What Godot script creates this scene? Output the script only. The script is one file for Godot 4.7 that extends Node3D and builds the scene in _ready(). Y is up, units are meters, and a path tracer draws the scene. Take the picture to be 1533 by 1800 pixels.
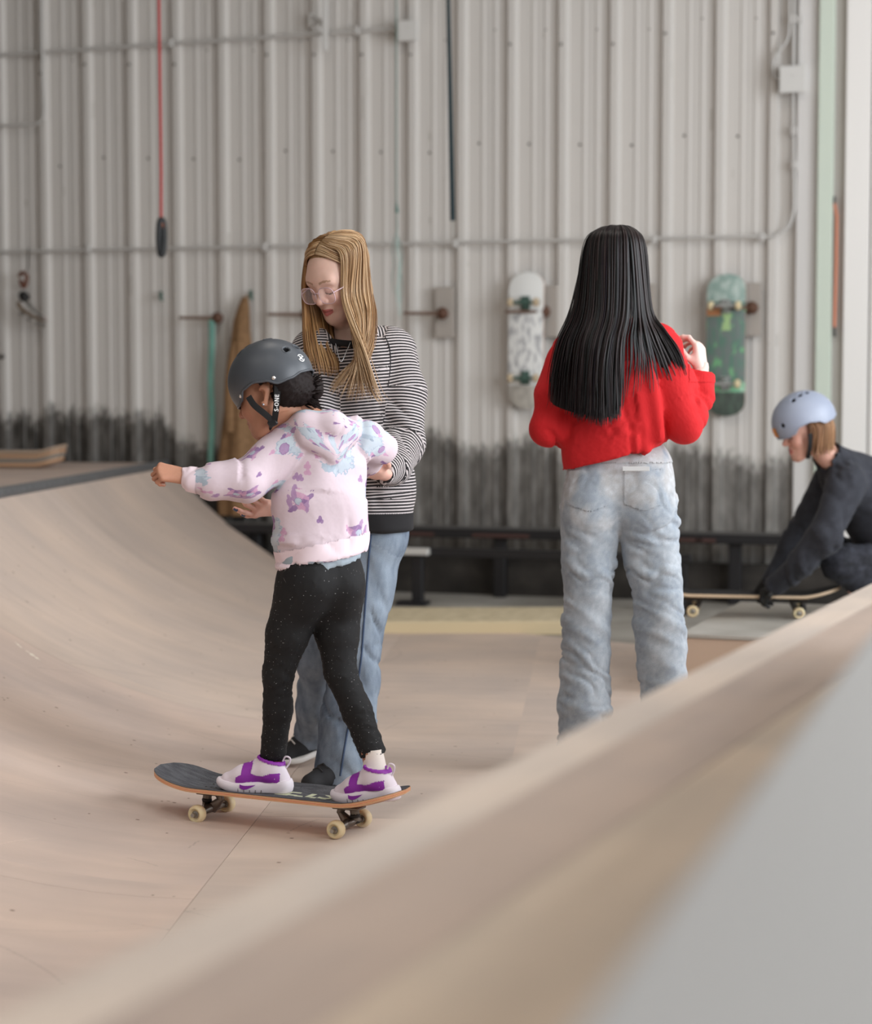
extends Node3D
# Indoor skate park: a corrugated steel hall, a plywood bowl, four people and their boards.
# Units are metres, y is up, the lens looks along -z from EYE.

const FPX := 3400.0                       # focal length in pixels of the 1533 x 1800 frame
const EYE := Vector3(0, 1.23, 0)
const PITCH := 0.06345                    # lens tipped down, radians
const WALL_Z := 11.85                     # distance of the back wall straight ahead
const WALL_TAN := 0.30                    # the wall comes nearer to the right
const RIB := 0.312

var names_used := {}
var mats := {}
var rng := RandomNumberGenerator.new()
var noise_a := FastNoiseLite.new()
var noise_b := FastNoiseLite.new()

func _ready():
	rng.seed = 7
	noise_a.seed = 3
	noise_a.frequency = 1.0
	noise_a.fractal_octaves = 3
	noise_b.seed = 11
	noise_b.frequency = 1.0
	noise_b.fractal_type = FastNoiseLite.FRACTAL_NONE
	# --- camera
	var cam := Camera3D.new()
	cam.name = "camera"
	var lens := CameraAttributesPhysical.new()
	lens.frustum_focal_length = 24.0 * FPX / 1800.0
	lens.exposure_aperture = 1.55
	lens.frustum_focus_distance = 5.5
	lens.exposure_multiplier = 1.0
	cam.attributes = lens
	cam.position = EYE
	cam.rotation.x = -PITCH
	cam.fov = rad_to_deg(2.0 * atan(900.0 / FPX))
	cam.near = 0.05
	cam.far = 200.0
	add_child(cam)
	cam.current = true
	# --- air, exposure
	var we := WorldEnvironment.new()
	we.name = "environment"
	var env := Environment.new()
	env.background_mode = Environment.BG_COLOR
	env.background_color = Color(0.62, 0.66, 0.70)
	env.tonemap_mode = Environment.TONE_MAPPER_LINEAR
	env.tonemap_exposure = 0.80
	env.sdfgi_enabled = true
	env.ssao_enabled = true
	env.ssil_enabled = true
	we.environment = env
	add_child(we)
	# --- lamps and daylight panels (see build_lights)
	build_lights()
	# --- structure
	build_hall()
	build_bowl()
	build_foreground()
	print("structure ", Time.get_ticks_msec())
	# --- things
	build_wall_things()
	build_benches()
	build_boards()
	print("things ", Time.get_ticks_msec())
	build_people()
	print("people ", Time.get_ticks_msec())

# ------------------------------------------------------------------ helpers
func at(px: float, py: float, depth: float) -> Vector3:
	var d := Vector3((px - 766.5) / FPX, -(py - 900.0) / FPX, -1.0).rotated(Vector3.RIGHT, -PITCH)
	return EYE + d * (depth / -d.z)

func lin(r: float, g: float, b: float) -> Color:
	return Color(r / 255.0, g / 255.0, b / 255.0).srgb_to_linear()

func numbered(called: String) -> String:
	var n: int = names_used.get(called, 0)
	names_used[called] = n + 1
	return called if n == 0 else "%s_%03d" % [called, n]

func tag(o: Node, label: String, category: String, group := "", kind := "") -> Node:
	if label != "": o.set_meta("label", label)
	if category != "": o.set_meta("category", category)
	if group != "": o.set_meta("group", group)
	if kind != "": o.set_meta("kind", kind)
	return o

func thing(called: String, label: String, category: String, where := Vector3.ZERO, turn := 0.0, group := "") -> Node3D:
	var o := Node3D.new()
	o.name = numbered(called)
	add_child(o)
	o.position = where
	o.rotation.y = turn
	tag(o, label, category, group)
	return o

func mat(key: String, c: Color, rough := 0.6, metal := 0.0, extra := {}) -> StandardMaterial3D:
	if mats.has(key):
		return mats[key]
	var m := StandardMaterial3D.new()
	m.resource_name = key
	m.albedo_color = c
	m.roughness = rough
	m.metallic = metal
	for k in extra:
		m.set(k, extra[k])
	mats[key] = m
	return m

func c8(r: int, g: int, b: int) -> Color:
	return Color(r / 255.0, g / 255.0, b / 255.0)

# A triangle collector. Faces are kept counter-clockwise seen from outside and turned at commit.
class Geo:
	var v := PackedVector3Array()
	var uv := PackedVector2Array()
	var col := PackedColorArray()
	var nrm := PackedVector3Array()      # optional
	var idx := PackedInt32Array()
	var tint := Color.WHITE
	func p(q: Vector3, t := Vector2.ZERO) -> int:
		v.append(q)
		uv.append(t)
		col.append(tint)
		return v.size() - 1
	func tri(a: int, b: int, c: int) -> void:
		idx.append(a); idx.append(b); idx.append(c)
	func quad(a: int, b: int, c: int, d: int) -> void:
		idx.append(a); idx.append(b); idx.append(c)
		idx.append(a); idx.append(c); idx.append(d)
	func face(pts: Array, uvs := []) -> void:
		var s := v.size()
		for i in pts.size():
			p(pts[i], uvs[i] if uvs.size() else Vector2.ZERO)
		for i in range(1, pts.size() - 1):
			tri(s, s + i, s + i + 1)
	func normals() -> PackedVector3Array:
		var n := PackedVector3Array()
		n.resize(v.size())
		for i in range(0, idx.size(), 3):
			var a := idx[i]
			var b := idx[i + 1]
			var c := idx[i + 2]
			var f := (v[b] - v[a]).cross(v[c] - v[a])
			n[a] += f
			n[b] += f
			n[c] += f
		for i in n.size():
			n[i] = n[i].normalized() if n[i].length_squared() > 1e-24 else Vector3.UP
		return n
	func outward() -> Geo:                # turn a closed shape so that its faces look out
		var vol := 0.0
		var c := Vector3.ZERO
		for q in v: c += q
		c /= maxf(1.0, v.size())
		for i in range(0, idx.size(), 3):
			vol += (v[idx[i]] - c).dot((v[idx[i + 1]] - c).cross(v[idx[i + 2]] - c))
		if vol < 0.0:
			flip()
		return self
	func flip() -> void:
		for i in range(0, idx.size(), 3):
			var t := idx[i + 1]
			idx[i + 1] = idx[i + 2]
			idx[i + 2] = t
	func add(o: Geo, t := Transform3D.IDENTITY) -> Geo:
		var s := v.size()
		for q in o.v: v.append(t * q)
		uv.append_array(o.uv)
		col.append_array(o.col)
		for i in o.idx: idx.append(i + s)
		return self
	func mesh(m: Material) -> ArrayMesh:
		var a := []
		a.resize(Mesh.ARRAY_MAX)
		a[Mesh.ARRAY_VERTEX] = v
		a[Mesh.ARRAY_NORMAL] = nrm if nrm.size() == v.size() else normals()
		a[Mesh.ARRAY_TEX_UV] = uv
		a[Mesh.ARRAY_COLOR] = col
		var turned := PackedInt32Array()
		turned.resize(idx.size())
		for i in range(0, idx.size(), 3):
			turned[i] = idx[i]
			turned[i + 1] = idx[i + 2]
			turned[i + 2] = idx[i + 1]
		a[Mesh.ARRAY_INDEX] = turned
		var me := ArrayMesh.new()
		me.add_surface_from_arrays(Mesh.PRIMITIVE_TRIANGLES, a)
		me.surface_set_material(0, m)
		return me
	# box with bevelled edges
	func box(c: Vector3, s: Vector3, b := 0.004, bs := Basis.IDENTITY) -> Geo:
		var h := s * 0.5
		b = minf(b, minf(h.x, minf(h.y, h.z)) * 0.6)
		var g := Geo.new()
		g.tint = tint
		for ax in 3:
			var u := (ax + 1) % 3
			var w := (ax + 2) % 3
			for sg in [-1.0, 1.0]:
				var pts := []
				for k in [[-1, -1], [1, -1], [1, 1], [-1, 1]]:
					var q := Vector3.ZERO
					q[ax] = sg * h[ax]
					q[u] = k[0] * (h[u] - b)
					q[w] = k[1] * (h[w] - b)
					pts.append(q)
				if sg < 0: pts.reverse()
				g.face(pts, [Vector2(pts[0][u], pts[0][w]), Vector2(pts[1][u], pts[1][w]), Vector2(pts[2][u], pts[2][w]), Vector2(pts[3][u], pts[3][w])])
			for su in [-1.0, 1.0]:
				for sw in [-1.0, 1.0]:
					var pts := []
					for k in [[-1, 0], [1, 0], [1, 1], [-1, 1]]:
						var q := Vector3.ZERO
						q[ax] = k[0] * (h[ax] - b)
						q[u] = su * (h[u] - (b if k[1] == 0 else 0.0))
						q[w] = sw * (h[w] - (0.0 if k[1] == 0 else b))
						pts.append(q)
					var n := ((pts[1] - pts[0]) as Vector3).cross(pts[2] - pts[0])
					var mid := Vector3.ZERO
					mid[u] = su
					mid[w] = sw
					if n.dot(mid) < 0: pts.reverse()
					g.face(pts)
		for sx in [-1.0, 1.0]:
			for sy in [-1.0, 1.0]:
				for sz in [-1.0, 1.0]:
					var pts := [Vector3(sx * h.x, sy * (h.y - b), sz * (h.z - b)), Vector3(sx * (h.x - b), sy * h.y, sz * (h.z - b)), Vector3(sx * (h.x - b), sy * (h.y - b), sz * h.z)]
					if sx * sy * sz < 0: pts.reverse()
					g.face(pts)
		add(g, Transform3D(bs, c))
		return self
	# tube along a path; radii may vary; flat squeezes it across "side"
	func tube(path: Array, radii, sides := 10, caps := true, flat := 1.0, up := Vector3.UP) -> Geo:
		var n := path.size()
		var start := v.size()
		var side := Vector3.ZERO
		var along := 0.0
		for i in n:
			var d: Vector3 = (path[mini(i + 1, n - 1)] - path[maxi(i - 1, 0)])
			d = d.normalized()
			if i == 0:
				side = d.cross(up)
				if side.length() < 0.05: side = d.cross(Vector3.RIGHT)
				side = side.normalized()
			else:
				along += (path[i] - path[i - 1]).length()
				side = (side - d * side.dot(d)).normalized()
			var other := d.cross(side).normalized()
			var r: float = radii[i] if radii is Array else radii
			for k in sides:
				var a := TAU * k / sides
				p(path[i] + side * cos(a) * r + other * sin(a) * r * flat, Vector2(float(k) / sides, along))
		for i in n - 1:
			for k in sides:
				var a := start + i * sides + k
				var b := start + i * sides + (k + 1) % sides
				quad(a, b, b + sides, a + sides)
		if caps:
			for e in 2:
				var ring := start + (0 if e == 0 else (n - 1) * sides)
				var s := v.size()
				for k in sides: p(v[ring + k])
				for k in range(1, sides - 1):
					if e == 0: tri(s, s + k + 1, s + k)
					else: tri(s, s + k, s + k + 1)
		return self
	# lathe round "axis" through o; profile of Vector2(radius, height)
	func lathe(o: Vector3, axis: Vector3, prof: Array, sides := 20, smooth := true) -> Geo:
		axis = axis.normalized()
		var x := axis.cross(Vector3.RIGHT if absf(axis.x) < 0.9 else Vector3.UP).normalized()
		var z := axis.cross(x).normalized()
		var rows := []
		for i in prof.size():
			var row := []
			var pr: Vector2 = prof[i]
			for k in sides:
				var a := TAU * k / sides
				row.append(o + axis * pr.y + (x * cos(a) + z * sin(a)) * pr.x)
			rows.append(row)
		var g := Geo.new()
		g.tint = tint
		if smooth:
			for row in rows:
				for q in row: g.p(q)
			for i in prof.size() - 1:
				for k in sides:
					var a := i * sides + k
					var b := i * sides + (k + 1) % sides
					g.quad(a, b, b + sides, a + sides)
		else:
			for i in prof.size() - 1:
				var s := g.v.size()
				for q in rows[i]: g.p(q)
				for q in rows[i + 1]: g.p(q)
				for k in sides:
					var a := s + k
					var b := s + (k + 1) % sides
					g.quad(a, b, b + sides, a + sides)
		g.outward()
		add(g)
		return self

func put(g: Geo, called: String, m: Material, parent: Node = null) -> MeshInstance3D:
	var o := MeshInstance3D.new()
	o.mesh = g.mesh(m)
	if parent == null:
		o.name = numbered(called)
		add_child(o)
	else:
		o.name = called
		parent.add_child(o, true)
	return o

func put_mesh(me: Mesh, called: String, parent: Node, xf: Transform3D) -> MeshInstance3D:
	var o := MeshInstance3D.new()
	o.mesh = me
	o.name = called
	parent.add_child(o, true)
	o.transform = xf
	return o

func smooth_path(pts: Array, per := 6) -> Array:
	var out := []
	var n := pts.size()
	for i in n - 1:
		var p0: Vector3 = pts[maxi(i - 1, 0)]
		var p1: Vector3 = pts[i]
		var p2: Vector3 = pts[i + 1]
		var p3: Vector3 = pts[mini(i + 2, n - 1)]
		for k in per:
			var t := float(k) / per
			out.append(0.5 * ((2.0 * p1) + (p2 - p0) * t + (2.0 * p0 - 5.0 * p1 + 4.0 * p2 - p3) * t * t + (3.0 * p1 - p0 - 3.0 * p2 + p3) * t * t * t))
	out.append(pts[n - 1])
	return out

func noise_tex(seed_: int, freq: float, lo: Color, hi: Color, size := 512, octaves := 4, normal := false, bump := 4.0) -> NoiseTexture2D:
	var n := FastNoiseLite.new()
	n.seed = seed_
	n.frequency = freq
	n.fractal_octaves = octaves
	var t := NoiseTexture2D.new()
	t.width = size
	t.height = size
	t.seamless = true
	t.noise = n
	if normal:
		t.as_normal_map = true
		t.bump_strength = bump
	else:
		var gr := Gradient.new()
		gr.set_color(0, lo)
		gr.set_color(1, hi)
		t.color_ramp = gr
	return t

# ------------------------------------------------------------------ the hall
func wall_u() -> Vector3:
	return Vector3(1, 0, WALL_TAN).normalized()

func wall_n() -> Vector3:
	return Vector3(-WALL_TAN, 0, 1).normalized()

func hall(s: float, y: float, off: float) -> Vector3:      # along the back wall, up, out into the hall
	return Vector3(0, y, -WALL_Z) + wall_u() * s + wall_n() * off

func wall_at(px: float, py: float, off := 0.0) -> Vector3:  # where a sight line meets the back wall (or a plane off in front of it)
	var d := Vector3((px - 766.5) / FPX, -(py - 900.0) / FPX, -1.0).rotated(Vector3.RIGHT, -PITCH)
	var q := hall(0, 0, off)
	return EYE + d * ((q - EYE).dot(wall_n()) / d.dot(wall_n()))

func wall_s(px: float) -> float:
	return (wall_at(px, 684.0) - hall(0, 0, 0)).dot(wall_u())

func hall_basis() -> Basis:                                 # x along the wall, y up, z out of it
	return Basis(wall_u(), Vector3.UP, wall_n())

func area_light(called: String, where: Vector3, towards: Vector3, size: Vector2, energy: float, c: Color, parent: Node) -> void:
	var l := AreaLight3D.new()
	l.name = called
	l.area_size = size
	l.light_energy = energy
	l.light_color = c
	l.shadow_enabled = true
	l.area_range = 40.0
	l.area_attenuation = 2.0
	parent.add_child(l, true)
	var up := Vector3.UP if absf(towards.y) < 0.9 else wall_u()
	l.global_transform = Transform3D(Basis.looking_at(towards, up), where)

func build_lights():
	var hb := hall_basis()
	var white := mat("lamp housing white steel", c8(225, 226, 226), 0.5)
	var glow := mat("lamp diffuser", c8(250, 250, 246), 0.6, 0.0, {"emission_enabled": true, "emission": c8(255, 250, 240), "emission_energy_multiplier": 3.0})
	# ceiling lamps: long diffusers under the roof
	var k := 0
	for row in [[0.4, 5.2], [2.6, 5.2], [4.8, 5.2], [-1.6, 9.6], [1.4, 9.6], [4.4, 9.6], [-2.0, 13.0], [1.2, 13.0], [4.2, 13.0]]:
		var names := ["left", "middle", "right"]
		var t := thing("ceiling_light", "white ceiling lamp with long glowing diffuser, %s of the %s row from the steel wall" % [names[k % 3], ["first", "second", "third"][k / 3]], "ceiling light", hall(row[0], 5.72, row[1]), 0.0, "ceiling lamps under the roof")
		t.basis = hb
		put(Geo.new().box(Vector3(0, 0.06, 0), Vector3(1.5, 0.1, 0.42), 0.01), "housing", white, t)
		put(Geo.new().box(Vector3(0, 0, 0), Vector3(1.42, 0.03, 0.36), 0.008), "diffuser", glow, t)
		for e in [-0.6, 0.6]:
			put(Geo.new().tube([Vector3(e, 0.1, 0), Vector3(e, 0.5, 0)], 0.006, 6), "hanger", white, t)
		area_light("ceiling_light_lamp", hall(row[0], 5.69, row[1]), Vector3.DOWN, Vector2(1.4, 0.34), LAMP_E, Color(1.0, 0.972, 0.94), t)
		k += 1
	# daylight through two tall translucent windows in the right-hand wall
	var frame := mat("window frame steel", c8(150, 152, 152), 0.5, 0.3)
	var pane := mat("translucent window pane", c8(240, 244, 246), 0.5, 0.0, {"emission_enabled": true, "emission": c8(236, 243, 250), "emission_energy_multiplier": 2.2})
	for i in 2:
		var c := hall(6.98, 2.6, 4.4 + i * 4.8)
		var w := Node3D.new()
		w.name = "window_%d" % (i + 1)
		add_child(w)
		w.transform = Transform3D(Basis(-wall_n(), Vector3.UP, wall_u()) , c)
		tag(w, "tall translucent daylight window in the right hall wall, %s from the back wall" % ["first", "second", "third"][i], "", "", "structure")
		put(Geo.new().box(Vector3(0, 0, 0), Vector3(3.2, 3.6, 0.03), 0.003), "pane", pane, w)
		for e in [[0, 1.84, 3.4, 0.1], [0, -1.84, 3.4, 0.1], [1.64, 0, 0.1, 3.6], [-1.64, 0, 0.1, 3.6], [0, 0, 0.06, 3.6]]:
			put(Geo.new().box(Vector3(e[0], e[1], 0), Vector3(e[2], e[3], 0.1), 0.006), "frame", frame, w)
		area_light("window_light", hall(6.93, 2.6, 4.4 + i * 4.8), -wall_u(), Vector2(3.1, 3.5), WINDOW_E, Color(0.95, 0.975, 1.0), w)

const LAMP_E := 3.3
const WINDOW_E := 34.0

func structure(g: Geo, called: String, m: Material, label := "") -> MeshInstance3D:
	var o := put(g, called, m)
	o.set_meta("kind", "structure")
	if label != "": o.set_meta("label", label)
	return o

func dirt_height(s: float) -> float:
	var keys := [[-4.0, 1.12], [-2.85, 1.12], [-2.60, 1.10], [-2.2, 1.09], [-1.9, 1.05], [-1.6, 0.90], [-0.7, 0.80], [-0.05, 1.06], [0.10, 1.0], [0.14, 0.96], [0.45, 0.95], [0.9, 0.93], [1.4, 0.94], [1.75, 0.92], [2.1, 0.86], [4.0, 0.9]]
	for i in keys.size() - 1:
		if s <= keys[i + 1][0]:
			return lerpf(keys[i][1], keys[i + 1][1], clampf((s - keys[i][0]) / (keys[i + 1][0] - keys[i][0]), 0, 1))
	return 0.9

func wall_texture() -> ImageTexture:
	# paint of the steel wall: pale grey with grime rubbed on to about a metre, ragged at the top, and a few scuffs
	var w := 2048
	var h := 1240                                            # 8 m x 6.2 m
	var im := Image.create(w, h, false, Image.FORMAT_RGB8)
	im.fill(Color(0.95, 0.945, 0.935))
	var n := FastNoiseLite.new()
	n.seed = 5
	n.frequency = 1.0
	n.fractal_octaves = 3
	for x in w:
		var s := x / 256.0 - 4.0
		var module := floori((s - wall_s(72.0)) / RIB)
		var inside := (s - wall_s(72.0)) / RIB - module
		var top := dirt_height(s) + n.get_noise_2d(s * 6.0, 0.0) * 0.06 + n.get_noise_2d(module * 7.3, 3.0) * 0.14 + n.get_noise_2d(s * 40.0, 9.0) * 0.02
		var streak := n.get_noise_2d(s * 60.0, 21.0)
		var heavy := clampf(0.88 - (s + 2.6) * 0.05, 0.62, 0.88)
		if inside < 0.28 and inside > 0.05: heavy *= 0.8        # the rib crowns were wiped more than the pans
		for j in range(0, 262):
			var y := j / 200.0
			if y > top + 0.08: break
			var edge := clampf((top - y) / 0.10 + n.get_noise_2d(s * 30.0, y * 12.0) * 0.6, 0.0, 1.0)
			var k := edge * heavy * (0.86 + 0.20 * streak + 0.22 * n.get_noise_2d(s * 14.0, y * 5.0 + 40.0))
			k = clampf(k, 0.0, 0.92)
			im.set_pixel(x, h - 1 - j, Color(0.95, 0.945, 0.935).lerp(Color(0.19, 0.178, 0.165), k))
	# faint wipes and dents in the paint
	var r := RandomNumberGenerator.new()
	r.seed = 77
	for i in 150:
		var cx := r.randi_range(20, w - 20)
		var cy := r.randi_range(200, h - 300)
		var ww := r.randi_range(1, 3)
		var hh := r.randi_range(4, 28)
		var c := Color(0.82, 0.81, 0.79)
		im.fill_rect(Rect2i(cx, cy, ww, hh), Color(0.95, 0.945, 0.935).lerp(c, r.randf_range(0.3, 1.0)))
	return ImageTexture.create_from_image(im)

func build_hall():
	var hb := hall_basis()
	var paint := mat("grey painted corrugated steel", c8(217, 214, 210), 0.55, 0.0, {"albedo_texture": wall_texture(), "normal_enabled": true, "normal_texture": noise_tex(8, 0.012, Color.BLACK, Color.WHITE, 512, 3, true, 1.5), "normal_scale": 0.25})
	# back wall: a thick backing sheet and one corrugated panel per rib
	var back := structure(Geo.new().box(hall(-0.5, 3.1, -0.14), Vector3(15.4, 6.4, 0.2), 0.004, hb), "wall_back", mat("wall backing", c8(190, 188, 184), 0.8), "pale grey corrugated steel wall with grimy lower part")
	var s0 := wall_s(72.0)
	var prof := [[0.0, 0.0], [0.016, 0.034], [0.056, 0.034], [0.074, 0.0], [0.150, 0.0], [0.156, 0.005], [0.172, 0.005], [0.178, 0.0], [0.228, 0.0], [0.234, 0.005], [0.250, 0.005], [0.256, 0.0], [RIB, 0.0]]
	for k in range(-10, 16):
		var a := s0 + k * RIB
		if a > wall_s(1396.0): break
		var g := Geo.new()
		for i in prof.size() - 1:
			var pts := []
			var uvs := []
			for e in [[i, 0.0], [i + 1, 0.0], [i + 1, 6.2], [i, 6.2]]:
				var s: float = minf(a + prof[e[0]][0], wall_s(1398.0))
				pts.append(hall(s, e[1], prof[e[0]][1] - 0.034))
				uvs.append(Vector2((s + 4.0) / 8.0, 1.0 - e[1] / 6.2))
			g.face(pts, uvs)
		put(g, "wall_panel", paint, back)
	for side in [-1, 1]:                                       # plain panels beyond the corner post
		if side == 1:
			put(Geo.new().box(hall(4.75, 3.1, -0.017), Vector3(5.0, 6.2, 0.03), 0.003, hb), "wall_panel", mat("plain wall panel", c8(222, 220, 216), 0.55), back)
	# fixing screws in rows
	var dark := mat("screw head", c8(118, 114, 110), 0.6, 0.3)
	var head := Geo.new().lathe(Vector3.ZERO, Vector3.BACK, [Vector2(0.0, 0.006), Vector2(0.005, 0.006), Vector2(0.0095, 0.002), Vector2(0.0095, 0.0)], 8).mesh(dark)
	for row in [[0.24, 3.36, 0], [0.14, 2.69, 0], [0.02, 3.28, 1]]:
		for k in range(0, 16):
			if (k * 7 + int(row[1] * 10)) % 5 == 0 and row[2] == 1: continue
			var s: float = s0 + k * RIB + row[0] - (0.0 if row[2] == 0 else -0.01)
			var q := hall(s, row[1] + 0.015 * ((k * 3) % 4 - 1.5), -0.034 if row[2] == 0 else 0.0)
			put_mesh(head, "screw", back, Transform3D(hb, q))
	# side and front walls, roof, slab: outside the frame they close the hall
	var plain := mat("hall side steel", c8(186, 184, 180), 0.7)
	structure(Geo.new().box(hall(-8.1, 3.1, 8.5), Vector3(0.2, 6.4, 17.4), 0.01, hb), "wall_left", mat("hall left wall", c8(120, 116, 112), 0.8))
	var right := structure(Geo.new().box(hall(7.1, 3.1, 8.5), Vector3(0.2, 6.4, 17.4), 0.01, hb), "wall_right", plain)
	structure(Geo.new().box(hall(-0.5, 3.1, 17.1), Vector3(15.4, 6.4, 0.2), 0.01, hb), "wall_front", plain)
	structure(Geo.new().box(hall(-0.5, 6.3, 8.5), Vector3(15.4, 0.2, 17.4), 0.01, hb), "ceiling", mat("roof liner", c8(140, 137, 133), 0.8))
	var concrete := mat("worn concrete", c8(178, 174, 167), 0.75, 0.0, {"albedo_texture": noise_tex(31, 0.006, Color(0.80, 0.79, 0.77), Color(1, 1, 1), 512, 5), "uv1_triplanar": true, "uv1_world_triplanar": true, "uv1_scale": Vector3(0.5, 0.5, 0.5)})
	structure(Geo.new().box(hall(-0.5, -0.112, 8.5), Vector3(15.4, 0.2, 17.4), 0.01, hb), "floor", concrete, "pale worn concrete floor slab along the steel wall")
	# the flashing, green jamb, recess and white pilaster at the right end of the wall
	var flash := mat("grey flashing", c8(212, 209, 206), 0.55)
	structure(strip_on_wall(1396, 1434, 0.012, 0.05), "trim_1", flash, "grey flashing strip beside green door jamb")
	structure(strip_on_wall(1434, 1461, 0.055, 0.09), "trim_2", mat("mint green painted jamb", c8(208, 218, 204), 0.5), "mint green painted steel door jamb")
	structure(strip_on_wall(1461, 1482, 0.0, 0.03), "trim_3", mat("recess shadow grey", c8(192, 186, 181), 0.6), "recess strip beside the green jamb with its shadow put into the grey")  # the shadow in the recess is put into this darker grey
	structure(strip_on_wall(1482, 1526, 0.06, 0.10), "trim_4", mat("white pilaster", c8(240, 237, 233), 0.5), "white steel pilaster at the right end of the wall")
	structure(strip_on_wall(1529, 1640, 0.06, 0.10), "trim_5", mat("white pilaster", c8(240, 237, 233), 0.5), "white steel panel beyond the pilaster")

func strip_on_wall(x0: float, x1: float, front: float, thick: float) -> Geo:
	var a := wall_s(x0)
	var b := wall_s(x1)
	return Geo.new().box(hall((a + b) * 0.5, 3.1, front - thick * 0.5), Vector3(b - a, 6.2, thick), 0.004, hall_basis())

# ------------------------------------------------------------------ the plywood bowl
const DECK_H := 0.76
const RAMP_T := 1.75
func coping(z: float) -> Vector3:                     # point of the coping line at distance z
	return Vector3(-1.696 - (12.36 - z) * 0.0833, DECK_H, -z)

func ramp_q() -> Vector3:                             # across the ramp, down the slope
	return Vector3(0.9965, 0, 0.083)

func ramp_y(t: float) -> float:
	if t <= 0.0: return DECK_H
	if t >= RAMP_T: return 0.0
	var r := (RAMP_T * RAMP_T + DECK_H * DECK_H) / (2.0 * DECK_H)
	var e := RAMP_T - t
	return r - sqrt(r * r - e * e)

func bowl_end(t: float) -> float:                     # distance at which the plywood stops
	var keys := [[0.0, 12.30], [0.7, 11.85], [1.75, 10.35], [2.4, 9.85], [3.3, 9.3], [9.0, 6.0]]
	for i in keys.size() - 1:
		if t <= keys[i + 1][0]:
			return lerpf(keys[i][1], keys[i + 1][1], clampf((t - keys[i][0]) / (keys[i + 1][0] - keys[i][0]), 0, 1))
	return 6.0

func bowl_point(t: float, z: float, lift := 0.0) -> Vector3:
	var c := coping(z)
	var q := c + ramp_q() * t
	q.y = ramp_y(t) + lift
	return q

func sheet(t0: float, t1: float, za: float, zb: float, m: Material, parent: Node, gap := 0.0008) -> void:
	# one plywood sheet of the riding surface between t0..t1 across and za..zb along (zb cut where the bowl stops)
	var nt := 14 if t0 < RAMP_T - 0.01 else 3
	var nz := 4
	var g := Geo.new()
	for i in nt + 1:
		var t := lerpf(t0 + gap, t1 - gap, float(i) / nt)
		var far := minf(zb - gap, bowl_end(t))
		var near := minf(za + gap, far)
		for j in nz + 1:
			var z := lerpf(near, far, float(j) / nz)
			var q := bowl_point(t, z)
			g.p(q, Vector2(t, z) * 0.41)
	for i in nt:
		for j in nz:
			var a := i * (nz + 1) + j
			g.quad(a, a + nz + 1, a + nz + 2, a + 1)
	# edges, 9 mm down
	var ring := []
	for i in nt + 1: ring.append(i * (nz + 1))
	for j in range(1, nz + 1): ring.append(nt * (nz + 1) + j)
	for i in range(nt - 1, -1, -1): ring.append(i * (nz + 1) + nz)
	for j in range(nz - 1, 0, -1): ring.append(j)
	for k in ring.size():
		var a: Vector3 = g.v[ring[k]]
		var b: Vector3 = g.v[ring[(k + 1) % ring.size()]]
		if (a - b).length() < 1e-5: continue
		g.face([b, a, a - Vector3(0, 0.011, 0), b - Vector3(0, 0.011, 0)])
	# top faces must look up
	var top := (g.v[g.idx[1]] - g.v[g.idx[0]]).cross(g.v[g.idx[2]] - g.v[g.idx[0]])
	if top.y < 0.0: g.flip()
	put(g, "plywood_sheet", m, parent)

func ply_material(key: String, c: Color, seed_: int) -> StandardMaterial3D:
	var m := mat(key, c, 0.62, 0.0)
	m.albedo_texture = ply_texture(seed_)
	m.normal_enabled = true
	m.normal_texture = noise_tex(seed_ + 50, 0.05, Color.BLACK, Color.WHITE, 256, 3, true, 1.0)
	m.normal_scale = 0.15
	return m

func ply_texture(seed_: int) -> ImageTexture:
	# brown composite board: cloudy wear, long fine scuffs from wheels, and small dark spots
	var n := 512
	var im := Image.create(n, n, false, Image.FORMAT_RGB8)
	var f := FastNoiseLite.new()
	f.seed = seed_
	f.frequency = 0.006
	f.fractal_octaves = 5
	var f2 := FastNoiseLite.new()
	f2.seed = seed_ + 1
	f2.frequency = 0.02
	for y in n:
		for x in n:
			var k := f.get_noise_2d(x, y)
			var l := f2.get_noise_2d(x * 0.25, y * 2.0)
			var b := 0.93 + 0.075 * k + 0.03 * l
			im.set_pixel(x, y, Color(b, b * (1.0 - 0.012 * (k + 0.4)), b * (1.0 - 0.03 * (k + 0.4))))
	var r := RandomNumberGenerator.new()
	r.seed = seed_
	for i in 60:
		var p := Vector2(r.randf() * n, r.randf() * n)
		var d := Vector2.from_angle(r.randf_range(-0.5, 0.5) + (0.0 if r.randf() < 0.6 else 1.2))
		var len := r.randi_range(10, 120)
		var dark := r.randf_range(0.90, 0.98) if r.randf() < 0.65 else r.randf_range(1.01, 1.04)
		var bend := r.randf_range(-0.01, 0.01)
		for j in len:
			p += d
			d = d.rotated(bend)
			var xi := posmod(int(p.x), n)
			var yi := posmod(int(p.y), n)
			var c := im.get_pixel(xi, yi)
			im.set_pixel(xi, yi, Color(c.r * dark, c.g * dark, c.b * dark))
	for i in 90:
		var x := r.randi_range(0, n - 3)
		var y := r.randi_range(0, n - 3)
		im.fill_rect(Rect2i(x, y, r.randi_range(1, 2), r.randi_range(1, 2)), Color(0.6, 0.55, 0.5))
	return ImageTexture.create_from_image(im)

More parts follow.
